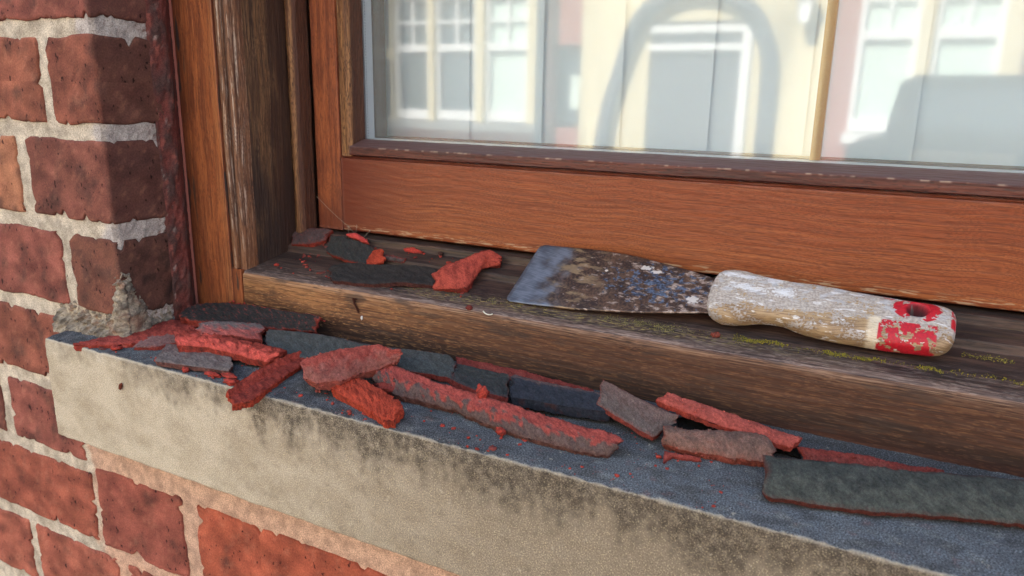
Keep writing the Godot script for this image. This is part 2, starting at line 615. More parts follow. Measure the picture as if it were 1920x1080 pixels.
func c_blade(u: float, v: float) -> Color:   # u along from the neck (0) to the tip (-145), v across
	var f := nz(131, 4).get_noise_2d(u * 0.35, v * 0.35)
	var m := nz(132, 3).get_noise_2d(u * 0.05, v * 0.06)
	var scratch := nz(133, 2).get_noise_2d(u * 0.05 + v * 0.03, v * 1.5 - u * 0.3)
	var steel := C(118, 126, 142).lerp(C(80, 86, 100), clampf(0.5 + m + scratch * 0.7, 0, 1))
	var rust := C(104, 80, 66).lerp(C(58, 46, 44), clampf(0.5 + f * 1.0 + m * 0.8, 0, 1))
	var k := sst(-128, -100, u + m * 18.0 - absf(v) * 0.2)
	var c := steel.lerp(rust, k)
	c = c.lerp(C(164, 142, 110), k * sst(0.02, 0.35, nz(134, 4).get_noise_2d(u * 0.04 + 4.0, v * 0.11) + scratch * 0.25) * sst(-60, -100, u) * 0.8)
	var h := 0.3 + f * 0.12
	var spot := nz(135, 4).get_noise_2d(u * 0.09, v * 0.2) * 0.9 + scratch * 0.2 + sst(-70, -6, u) * 0.32 - 0.12 - sst(-85, -118, u) * 0.5
	var paint := sst(0.12, 0.36, spot + f * 0.3)
	c = c.lerp(C(206, 190, 180).lerp(C(158, 140, 130), clampf(0.5 + f * 2.0, 0, 1)), paint * 0.85)
	var blue := sst(0.0, 0.3, nz(136, 3).get_noise_2d(u * 0.14, v * 0.2) + 0.42 - Vector2((u + 38.0) / 24.0, (v + 3.0) / 11.0).length() * 0.42)
	c = c.lerp(C(104, 130, 168).lerp(C(50, 58, 78), clampf(0.5 + scratch * 1.2 + f * 1.2, 0, 1)), blue * 0.8)
	for d in [[-50.0, -17.0, 4.5, 2.2], [-42.0, -14.5, 3.6, 1.6], [-78.0, -10.0, 1.6, 1.1], [-12.0, 6.0, 4.0, 3.4]]:
		var e := sst(1.15, 0.8, Vector2((u - d[0]) / d[2], (v - d[1]) / d[3]).length() + f * 0.7)
		c = c.lerp(C(228, 224, 220), e * 0.9)
		h += e * 0.25
	c.a = clampf(h + paint * 0.4 + blue * 0.2, 0, 1)
	return c


func c_handle(u: float, v: float) -> Color:   # u along from the neck, v across: worn wood with old paint
	var f := nz(141, 4).get_noise_2d(u * 0.45, v * 0.45)
	var g := grain(u * 1.6, v, 142)
	var m := nz(145, 3).get_noise_2d(u * 0.05, v * 0.09)
	var wood := C(172, 146, 110).lerp(C(128, 102, 74), clampf(0.5 + g.y * 1.1 + m, 0, 1))
	var cream := C(198, 193, 188).lerp(C(164, 159, 157), clampf(0.5 + f * 1.6, 0, 1))
	var worn := sst(-0.14, 0.12, m * 0.8 + f * 0.7 + sst(15.0, 7.0, v) * 0.7 - 0.30 + sst(18, 4, u) * 0.4)
	var c := wood.lerp(cream, worn * 0.88)
	c = c.lerp(C(186, 192, 202), sst(0.05, 0.35, nz(146, 3).get_noise_2d(u * 0.09, v * 0.12)) * sst(8, -2, v) * 0.6)
	var white := sst(0.34, 0.46, nz(147, 4).get_noise_2d(u * 0.06, v * 0.26) + f * 0.12)
	c = c.lerp(C(226, 228, 232), white * 0.8)
	c = c.lerp(C(222, 210, 186), sst(92, 95, u) * sst(101, 99.5, u) * sst(5, 8, v) * 0.8)
	for e in [[16.0, -13.0, 14.0, 2.0], [37.0, -13.5, 5.5, 4.0], [22.0, -3.0, 12.0, 2.2], [44.0, -3.0, 7.0, 4.0]]:
		c = c.lerp(C(226, 230, 236), sst(1.2, 0.8, Vector2((u - e[0]) / e[2], (v - e[1]) / e[3]).length() + f * 0.6) * 0.75)
	var chip := nz(148, 4).get_noise_2d(u * 0.11, v * 0.12) + nz(149, 2).get_noise_2d(u * 0.4, v * 0.45) * 0.4
	var low := sst(99.0, 99.8, u) * sst(130.0, 128.5, u) * sst(7.6, 8.4, v) * sst(-0.02, 0.03, chip + 0.10 + (v - 13.0) * 0.016)
	var ring := Vector2((u - 118.3) / 12.5, (v + 3.4) / 9.4).length()
	var halo := sst(1.06, 1.0, ring) * sst(0.0, 0.05, chip + 0.24 + (u - 118.0) * 0.006 - (v + 3.4) * 0.012)
	var bit := sst(99.0, 100.0, u) * sst(110.0, 107.0, u) * sst(-9.0, -10.0, v) * sst(-19.0, -18.0, v) * sst(0.0, 0.05, chip - 0.02)
	var band := sst(135.5, 136.3, u) * sst(139, 138, u) * sst(0.02, 0.08, chip) * sst(9, 6, v)
	var red := maxf(maxf(low, halo), maxf(bit, band))
	c = c.lerp(C(196, 22, 40).lerp(C(168, 26, 42), clampf(0.5 + f, 0, 1)), red)
	c = c.lerp(C(92, 72, 58), sst(0.34, 0.5, g.z) * (1.0 - red) * 0.6)
	c = c.lerp(C(84, 72, 76), sst(6.2, 4.6, Vector2(u - 118.3, v + 3.2).length()) * 0.8)
	c.a = clampf(0.42 + f * 0.3 - g.z * 0.2 + worn * 0.12 + white * 0.15 + red * 0.12, 0, 1)
	return c


# ---------------------------------------------------------------- brick wall
func brick_mesh(x0: float, x1: float, y0: float, y1: float, wrap: bool, key: int, tone: Color, dark: float) -> ArrayMesh:
	var sh := Sheet.new()
	var pts := [Vector2(x0, -14), Vector2(x0, 0.5), Vector2(x1, 0.5), Vector2(x1, -54 if wrap else -14)]
	var prof := rounded(pts, [0, 2.0, 2.6 if wrap else 2.0, 0], 3.2)
	var ys := PackedFloat32Array([y0 + 0.01, y0 + 0.4, y0 + 1.2, y0 + 2.4])
	var y := y0 + 4.0
	while y < y1 - 4.0:
		ys.append(y)
		y += 3.2
	for d in [2.4, 1.2, 0.4, 0.01]: ys.append(y1 - d)
	var w := nz(201, 3)
	var tn := nz(203, 3)
	var n := prof.size()
	var ko := key * 53.7
	for yy in ys:
		var d := minf(yy - y0, y1 - yy)
		var inset := (2.4 - sqrt(maxf(0.0, 2.4 * 2.4 - pow(maxf(0.0, 2.4 - d), 2)))) + (9.0 if d < 0.1 else 0.0)
		for i in n:
			var t := (prof[mini(i + 1, n - 1)] - prof[maxi(i - 1, 0)]).normalized()
			var nn := Vector2(-t.y, t.x)
			var q := prof[i]
			var lip := w.get_noise_3d(q.x * 0.05 + ko, yy * 0.05, q.y * 0.05)
			var fine := w.get_noise_3d(q.x * 0.35 + ko, yy * 0.35, q.y * 0.35)
			q += nn * (lip * 0.25 + fine * 0.2 - inset)
			var edge := sst(14.0, 0.0, d)
			var px := q.x + (w.get_noise_2d(yy * 0.035 + ko, 7.0) * 3.0 + chipped(yy * 0.08 + ko)) * sst(16.0, 0.0, q.x - x0) - (0.0 if wrap else (w.get_noise_2d(yy * 0.035 + ko, 17.0) * 3.0 + chipped(yy * 0.08 - ko)) * sst(16.0, 0.0, x1 - q.x))
			var py := yy + (w.get_noise_2d((q.x - q.y) * 0.022 + ko, 27.0) * 2.4 + (chipped((q.x - q.y) * 0.055 + ko) if yy < (y0 + y1) * 0.5 else -chipped((q.x - q.y) * 0.055 - ko))) * edge
			var along := q.x - minf(q.y, 0.0)
			var b := tn.get_noise_2d(along * 0.022 + ko, yy * 0.03)
			var c := tone * (1.0 + b * 0.5)
			var burnt := sst(-0.1, 0.6, tn.get_noise_2d(along * 0.03 - ko, yy * 0.03) + dark)
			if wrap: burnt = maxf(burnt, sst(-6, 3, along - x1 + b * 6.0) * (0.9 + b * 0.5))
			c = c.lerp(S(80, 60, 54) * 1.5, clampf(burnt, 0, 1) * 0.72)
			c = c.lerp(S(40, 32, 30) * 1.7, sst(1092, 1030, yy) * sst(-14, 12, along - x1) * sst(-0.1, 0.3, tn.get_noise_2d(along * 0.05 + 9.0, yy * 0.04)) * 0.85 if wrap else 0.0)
			c = c.lerp(S(205, 145, 118) * 1.6, sst(0.25, 0.5, fine + lip * 0.6) * 0.16)
			sh.add(V(px, py, q.y), Vector2(along, yy) / 400.0, c)
	sh.grid(0, ys.size(), n)
	return sh.mesh()


func chipped(t: float) -> float:   # now and then a bite out of an edge, mm
	var n := nz(205, 2).get_noise_1d(t)
	return pow(maxf(0.0, n - 0.26), 1.3) * 20.0


func build_wall(m: Dictionary) -> void:
	var wall := thing("brick_wall", "red brick wall with thick pale mortar around the window and sill", "wall", V(-650, 0, -50))
	var beds := [562, 637, 712, 790, 869, 941, 1014, 1088, 1163, 1239, 1314, 1389, 1464]
	# per course: right ends and left ends of the bricks beside the window, millimetres
	var tones := [S(144, 88, 70), S(128, 80, 68), S(142, 86, 74), S(122, 80, 66), S(150, 94, 74), S(134, 82, 66)]
	var key := 1
	for k in beds.size() - 1:
		var lo: float = beds[k] + 5.8
		var hi: float = beds[k + 1] - 5.8
		var runs := []
		if k >= 5 and k != 5:
			var split: float = {6: -596.0, 7: -639.0, 8: -594.0, 9: -640.0, 10: -594.0, 11: -640.0}.get(k, -594.0)
			if k == 9:
				runs = [[-980, -762, false], [-750, -531, true]]
			else:
				var g := 8.0 if k == 6 or k == 8 else 10.0
				runs = [[split - g - 330, split - g - 226, false], [split - g - 216, split - g + 2, false], [split + g - 2, -531, true]]
		elif k == 5:
			runs = [[-960, -746, false], [-736, -613, false]]
		elif k == 4:
			runs = [[-940, -728, false], [-713, -608, false]]
		elif k == 3:
			hi = 864.0
			runs = [[-830, -604, false], [-597, -487, false], [-469, -254, false], [-242, -140, false], [-128, 88, false], [100, 316, false], [328, 540, false]]
		elif k == 2:
			runs = [[-820, -717, false], [-705, -582, false], [-568, -462, false], [-450, -236, false], [-224, -120, false], [-108, 108, false], [120, 330, false]]
		else:
			for i in 6: runs.append([-830.0 + i * 226 + (k % 2) * 110, -614.0 + i * 226 + (k % 2) * 110, false])
		for r in runs:
			var x_lo: float = r[0]
			var top := hi
			if k == 3 and x_lo > -600: top = 873.0
			var tone: Color = tones[(key * 7 + k) % 6]
			var dark := -0.10
			if k == 3: tone = [S(150, 86, 68), S(142, 82, 69), S(160, 86, 64)][clampi(runs.find(r), 0, 2)]
			if k == 2: tone = S(158, 94, 76)
			if k == 3 or k == 2: dark = -0.3
			if k == 7 and x_lo < -700: tone = S(176, 122, 92)
			put("brick", brick_mesh(x_lo, r[1], lo, top, r[2], key, tone * (1.58 if k > 5 else 1.75), dark), m.brick, wall)
			key += 1
	# mortar: the bed that the bricks sit in, with its own uneven face
	var sh := Sheet.new()
	var w := nz(221, 4)
	var put_mortar := func(xs: PackedFloat32Array, ys: PackedFloat32Array) -> void:
		var first := sh.p.size()
		for yy in ys:
			for x in xs:
				var f := w.get_noise_2d(x * 0.22, yy * 0.22)
				var s := w.get_noise_2d(x * 0.03, yy * 0.03)
				var z := -1.5 + f * 0.3 + s * 0.6
				var c := S(206, 198, 184).lerp(S(180, 172, 158), clampf(0.4 + s * 1.5, 0, 1))
				c = c.lerp(S(198, 164, 144), sst(-612, -596, x + s * 14.0) * sst(912, 894, yy) * 0.9)
				c = c.lerp(S(206, 168, 146), sst(-560, -590, x) * 0.0 + sst(800, 780, yy) * sst(-620, -560, x) * 0.5)
				c = c.lerp(S(186, 182, 182), sst(-552, -544, x + s * 8.0) * sst(1050, 1080, yy))
				c = c.lerp(S(150, 138, 118), sst(1022, 1006, yy + f * 5.0) * sst(-640, -600, x) * sst(985, 1000, yy) * 0.7)
				sh.add(V(x, yy, z), Vector2(x, yy) / 300.0, c * 1.5)
		sh.grid(first, ys.size(), xs.size())
	put_mortar.call(steps(-1000, -536, 1.8, -760, -531, 20), steps(560, 1470, 1.8, 700, 1290, 20))
	put_mortar.call(steps(-536, 620, 1.8, -536, -180, 20), steps(560, 905, 1.8, 760, 905, 20))
	# the returns: mortar on the side of the opening
	var ys2 := steps(1000, 1470, 1.8, 1000, 1290, 20)
	var zs := steps(0, 62, 1.8)
	var f0 := sh.p.size()
	for yy in ys2:
		for i in zs.size():
			var z: float = -zs[i]
			var f := w.get_noise_2d(z * 0.2 + 90.0, yy * 0.2)
			var c := S(176, 170, 166).lerp(S(120, 78, 70), sst(-40, -56, z + f * 20.0))
			var turn_in := sst(5.0, 0.0, -z)
			sh.add(V(-532.4 + f * 1.4 - 3.6 * turn_in * turn_in, yy, z - 1.1 + 0.8 * (1.0 - turn_in)), Vector2(z, yy) / 300.0, c * 1.5)
	sh.grid(f0, ys2.size(), zs.size())
	put("mortar", sh.mesh(), m.mortar, wall)
	# rough remains of the red putty between brick and timber
	var rs := Sheet.new()
	var r := nz(231, 4)
	var ry := steps(1000, 1470, 1.6, 1000, 1290, 20)
	for yy in ry:
		for j in 29:
			var t := j / 28.0
			var q := Vector2(-531.4, -45).lerp(Vector2(-530.5, -62), sst(0, 0.6, t)).lerp(Vector2(-545.5, -79), sst(0.45, 1.0, t))
			var big := r.get_noise_2d(yy * 0.025, t * 2.5)
			var f := r.get_noise_2d(yy * 0.13, t * 9.0)
			q += Vector2(0.93, 0.36) * (sin(PI * t) * (2.0 + big * 4.0) + f * 1.5 - 1.2 * sst(0.0, 0.12, 0.12 - t))
			var c := S(112, 62, 56).lerp(S(82, 60, 56), clampf(0.5 + big * 1.7, 0, 1))
			c = c.lerp(S(150, 84, 74), sst(0.12, 0.45, r.get_noise_2d(yy * 0.06 + 50.0, t * 4.0) - t * 0.2) * 0.7)
			c = c.lerp(S(50, 40, 40), sst(0.2, 0.5, f) * 0.4 + sst(0.8, 1.0, t) * 0.4)
			c = c.lerp(S(190, 182, 172), sst(0.38, 0.55, r.get_noise_2d(yy * 0.05, t * 4.0 + 30.0)) * sst(0.5, 0.2, t) * 0.4)
			rs.add(V(q.x, yy, q.y), Vector2(yy, t * 40.0) / 60.0, c * 1.35)
	rs.grid(0, ry.size(), 29)
	put("putty_residue", rs.mesh(), m.putty, wall)
	# crumbled mortar smeared over the corner of the lowest bricks
	var hs := Sheet.new()
	var hn := nz(241, 4)
	for i in 101:
		var s0 := -86.0 + i * 1.3
		var peak := 46.0 * exp(-pow((s0 - 4.0) / 15.0, 2.0)) + 9.0 + 9.0 * hn.get_noise_2d(s0 * 0.09, 1.0) + 5.0 * sst(-40, -70, s0)
		for j in 53:
			var y := 997.0 + j * 1.25
			var f := hn.get_noise_2d(s0 * 0.2, y * 0.2)
			var g := hn.get_noise_2d(s0 * 0.07 + 20.0, y * 0.07)
			var t := clampf((peak - (y - 1000.0)) / 9.0 + f * 1.2, -1.2, 1.0) * 3.6 + maxf(0.0, 8.0 - (y - 1000.0)) * 0.35 + g * 3.0 + f * 1.8 + 0.6
			var pos := Vector3(-531.0 + s0, y, 0.4 + t)
			if s0 > 3.0: pos = Vector3(-531.0 + t, y, 3.0 - s0)
			elif s0 > -3.0:
				var a := (s0 + 3.0) / 6.0 * PI * 0.5
				pos = Vector3(-533.0 + sin(a) * (2.4 + t), y, -2.0 + cos(a) * (2.4 + t))
			var c := S(168, 158, 142).lerp(S(104, 98, 92), clampf(0.45 + f * 1.2 + g * 1.3, 0, 1))
			c = c.lerp(S(150, 112, 92), sst(0.1, 0.5, hn.get_noise_2d(s0 * 0.05 + 60.0, y * 0.05)) * 0.5)
			c = c.lerp(S(196, 188, 172), sst(0.2, 0.5, f) * 0.5)
			hs.add(pos * 0.001, Vector2(s0, y) / 300.0, c * 1.4)
	hs.grid(0, 101, 53)
	hs.turn()
	put("mortar_smear", hs.mesh(), m.mortar, wall)
	# the rest of the wall, out of the picture
	for b in [[-6, 0, -1.0, 6.2], [-1.0, 0, 0.62, 0.562], [0.62, 0, 6, 6.2], [-1.0, 1.47, 0.62, 6.2]]:
		bx("masonry", Vector3(b[0], b[1], -0.32), Vector3(b[2], b[3], -0.004 - 0.002 * (b[0] + 6)), m.far_brick, wall)
	bx("masonry", V(-1000, 562, -320), V(-545, 1470, -6), m.far_brick, wall)
	bx("masonry", V(-545, 562, -320), V(620, 902, -6), m.far_brick, wall)


# ---------------------------------------------------------------- stone sill
func build_stone(m: Dictionary) -> void:
	var prof := rounded([Vector2(-190, 1010.85), Vector2(27, 1000), Vector2(27, 915), Vector2(4, 914), Vector2(-30, 914)], [0, 2.4, 2.0, 0, 0], 2.2)
	var v0 := arc_of(prof, Vector2(27, 1000))
	var n := nz(251, 4)
	var sh := Sheet.new()
	var us := steps(-596, 620, 2.0, -596, 130, 25)
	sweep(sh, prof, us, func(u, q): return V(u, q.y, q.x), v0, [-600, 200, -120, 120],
		func(u, v):
			var e := sst(7.0, 0.0, absf(v))
			return n.get_noise_2d(u * 0.25, v * 0.25) * 0.35 + n.get_noise_2d(u * 0.03, v * 0.04) * 0.7 - e * maxf(0.0, n.get_noise_2d(u * 0.09, 5.0)) * 2.6)
	var k := prof.size()
	var ring := PackedInt32Array()
	for i in k: ring.append(i)
	cap(sh, ring)
	put("stone_sill", sh.mesh(), m.stone, null, Vector3.ZERO).set_meta("label", "tan stone window sill with dark sooty top, under the timber sill")
	get_node("stone_sill").set_meta("category", "window sill")


# ---------------------------------------------------------------- window
func upright(called: String, pts: Array, radii: Array, y0: float, y1: float, uvbox: Array, v_near: Vector2, mat: Material, parent: Node3D, amp := 0.18, step := 1.0) -> MeshInstance3D:
	var prof := rounded(pts, radii, step)
	var sh := Sheet.new()
	var n := nz(261, 3)
	sweep(sh, prof, steps(y0, y1, 2.5, y0, 1300, 25), func(u, q): return V(q.x, u, q.y), arc_of(prof, v_near), uvbox,
		func(u, v): return (n.get_noise_2d(u * 0.02, v * 0.6 + pts[0].x) * 1.0 + n.get_noise_2d(u * 0.1, v * 1.4) * 0.5) * amp)
	for e in [0, sh.p.size() - prof.size()]:
		var ring := PackedInt32Array()
		for i in prof.size(): ring.append(e + (prof.size() - 1 - i if e == 0 else i))
		cap(sh, ring)
	return put(called, sh.mesh(), mat, parent)


func level(called: String, pts: Array, radii: Array, x0: float, x1: float, uvbox: Array, v_near: Vector2, mat: Material, parent: Node3D, amp := 0.18, chip := 0.0, step := 1.2) -> MeshInstance3D:
	var prof := rounded(pts, radii, step)
	var sh := Sheet.new()
	var n := nz(271, 3)
	sweep(sh, prof, steps(x0, x1, 2.0, x0, 130, 25), func(u, q): return V(u, q.y, q.x), arc_of(prof, v_near), uvbox,
		func(u, v): return (n.get_noise_2d(u * 0.02, v * 0.6 + pts[0].y) * 1.0 + n.get_noise_2d(u * 0.1, v * 1.4) * 0.5) * amp - chip * sst(2.5, 0.0, absf(v)) * maxf(0.0, n.get_noise_2d(u * 0.12, 3.0)))
	var ring := PackedInt32Array()
	for i in prof.size(): ring.append(prof.size() - 1 - i)
	cap(sh, ring)
	return put(called, sh.mesh(), mat, parent)


func build_window(m: Dictionary) -> void:
	var win := thing("window", "weathered brown hardwood window with double glazing set in the brick wall", "window", V(-100, 1004, -120))
	# timber sill, its top stepped towards the sash
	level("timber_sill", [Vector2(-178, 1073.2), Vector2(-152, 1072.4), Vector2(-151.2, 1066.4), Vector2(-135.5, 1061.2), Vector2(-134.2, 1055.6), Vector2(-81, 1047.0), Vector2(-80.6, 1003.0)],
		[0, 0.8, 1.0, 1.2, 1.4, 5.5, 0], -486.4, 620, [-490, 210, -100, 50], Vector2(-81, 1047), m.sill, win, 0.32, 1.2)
	# frame
	var b := upright("frame_board", [Vector2(-546, -150), Vector2(-546, -81), Vector2(-500.2, -81), Vector2(-499.6, -86)], [0, 2.0, 0.8, 0], 1003, 1470, [1000, 1300, 0, 46], Vector2(-546, -81), m.board, win, 0.3)
	upright("board_foot", [Vector2(-500.6, -100), Vector2(-500.6, -81.4), Vector2(-489.2, -81.4), Vector2(-488.6, -100)], [0, 0.3, 1.2, 0], 1003, 1048.5, [1000, 1300, 0, 46], Vector2(-546, -81), m.board, b, 0.2)
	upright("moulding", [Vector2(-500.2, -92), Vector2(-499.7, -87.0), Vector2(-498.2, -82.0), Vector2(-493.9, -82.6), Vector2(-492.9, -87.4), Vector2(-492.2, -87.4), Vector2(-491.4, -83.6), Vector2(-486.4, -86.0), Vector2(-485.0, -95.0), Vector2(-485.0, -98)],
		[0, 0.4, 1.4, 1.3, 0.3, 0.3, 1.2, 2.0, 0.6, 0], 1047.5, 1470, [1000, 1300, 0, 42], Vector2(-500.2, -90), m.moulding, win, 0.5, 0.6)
	upright("jamb", [Vector2(-485.4, -96), Vector2(-485.2, -97), Vector2(-486.0, -146), Vector2(-487, -158)], [0, 0.5, 0.5, 0], 1040, 1470, [1000, 1300, 0, 60], Vector2(-485.4, -96), m.jamb, win, 0.5)
	upright("staff_bead", [Vector2(-485.6, -158), Vector2(-485.4, -146), Vector2(-479.5, -142.4), Vector2(-474.2, -146.5), Vector2(-473.4, -160)], [0, 2.5, 3.0, 2.5, 0], 1060, 1470, [1000, 1300, 0, 34], Vector2(-485.6, -158), m.trim, win, 0.5, 0.6)
	# sash
	upright("sash_stile", [Vector2(-471.2, -182), Vector2(-471.0, -160), Vector2(-442.8, -160), Vector2(-442.4, -163), Vector2(-442, -182)], [0, 2.2, 0.8, 0.4, 0], 1075.5, 1470, [1000, 1300, 0, 56], Vector2(-471.2, -182), m.stile, win, 0.25)
	upright("glazing_bead", [Vector2(-442.2, -172), Vector2(-441.9, -161.4), Vector2(-433, -159.2), Vector2(-429.6, -160.4), Vector2(-427.6, -177.4)], [0, 0.8, 1.2, 1.0, 0], 1142, 1470, [1000, 1300, 0, 40], Vector2(-442.2, -172), m.trim, win, 0.45, 0.6)
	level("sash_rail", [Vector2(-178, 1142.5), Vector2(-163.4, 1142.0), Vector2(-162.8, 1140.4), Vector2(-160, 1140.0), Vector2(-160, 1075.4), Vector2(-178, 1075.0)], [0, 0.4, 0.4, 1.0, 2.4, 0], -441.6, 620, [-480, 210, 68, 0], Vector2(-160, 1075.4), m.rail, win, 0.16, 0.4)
	level("glazing_bead", [Vector2(-177.4, 1156.2), Vector2(-172.0, 1155.4), Vector2(-158.4, 1150.6), Vector2(-158.0, 1143.2), Vector2(-163, 1142.6)], [0, 0.4, 1.6, 1.0, 0], -430.5, 620, [-480, 210, -28, 14], Vector2(-158.4, 1150.6), m.bead, win, 0.3, 0.9, 0.7)
	# sealed unit: two panes, spacer bars between them, one brass-coloured glazing bar
	bx("pane", V(-441, 1149, -182), V(610, 1466, -178), m.glass, win)
	bx("pane", V(-441, 1149, -198), V(610, 1466, -194), m.glass, win)
	var sp := bx("spacer_bar", V(-439, 1149, -193.6), V(-430, 1466, -182.4), m.spacer, win)
	var holes := Sheet.new()
	for i in 110:
		var y := 1158.0 + i * 2.4
		var f := holes.p.size()
		for q in [Vector2(-184.6, y), Vector2(-184.6, y + 1.1), Vector2(-183.8, y + 1.1), Vector2(-183.8, y)]: holes.add(V(-429.9, q.y, q.x))
		holes.quad(f, f + 1, f + 2, f + 3)
	put("perforations", holes.mesh(), m.dark, sp)
	bx("spacer_bar", V(-429.6, 1149, -193.6), V(610, 1156.6, -182.4), m.spacer, win)
	bx("glazing_bar", V(-57.4, 1157, -191), V(-51.0, 1466, -185), m.brass, win)
	upright("inner_bead", [Vector2(-470, -216), Vector2(-432, -216.5), Vector2(-432, -198.4), Vector2(-470, -198.2)], [0, 2, 1.5, 0], 1140, 1470, [1000, 1300, 0, 40], Vector2(-470, -216), m.dark_wood, win, 0.1)
	bx("inner_rail", V(-470, 1075, -218), V(610, 1157.6, -198.6), m.dark_wood, win)
	bx("frame_head", V(-546, 1466, -220), V(620, 1480, -150), m.dark_wood, win)
	bx("frame_post", V(-546, 1003, -230), V(-488, 1466, -151), m.dark_wood, win)
	bx("frame_post", V(611, 1003, -230), V(620, 1466, -90), m.dark_wood, win)
	bx("inner_sill", V(-546, 1003, -330), V(620, 1072, -180), m.dark_wood, win)
	# blind
	var blind := thing("vertical_blind", "white vertical blind of overlapping fabric slats behind the window glass", "blind", V(0, 1130, -250))
	var k := 0
	var x := -560.0
	while x < 640.0:
		var sl := Sheet.new()
		for i in 2:
			for j in 13:
				var t := j / 12.0 - 0.5
				var z := -262.0 + t * 6.0 + cos(t * PI) * 1.5
				sl.add(V(x + t * 87.0, 1110.0 if i == 0 else 1468.0, z), Vector2(t, i))
		for j in 12: sl.quad(j, 13 + j, 14 + j, j + 1)
		put("slat", sl.mesh(), m.blind, blind)
		x += 74.5 + fmod(k * 7.3, 3.0) - 1.5
		k += 1


func build_room(m: Dictionary) -> void:
	struct("room_floor", BoxMesh.new(), m.room, Vector3(0, 0.05, -1.9)).scale = Vector3(4.4, 0.1, 3.2)
	struct("room_ceiling", BoxMesh.new(), m.room, Vector3(0, 2.65, -1.9)).scale = Vector3(4.4, 0.1, 3.2)
	struct("room_wall", BoxMesh.new(), m.room, Vector3(0, 1.35, -3.45)).scale = Vector3(4.4, 2.5, 0.1)
	struct("room_wall", BoxMesh.new(), m.room, Vector3(-2.15, 1.35, -1.85)).scale = Vector3(0.1, 2.5, 3.06)
	struct("room_wall", BoxMesh.new(), m.room, Vector3(2.15, 1.35, -1.85)).scale = Vector3(0.1, 2.5, 3.06)


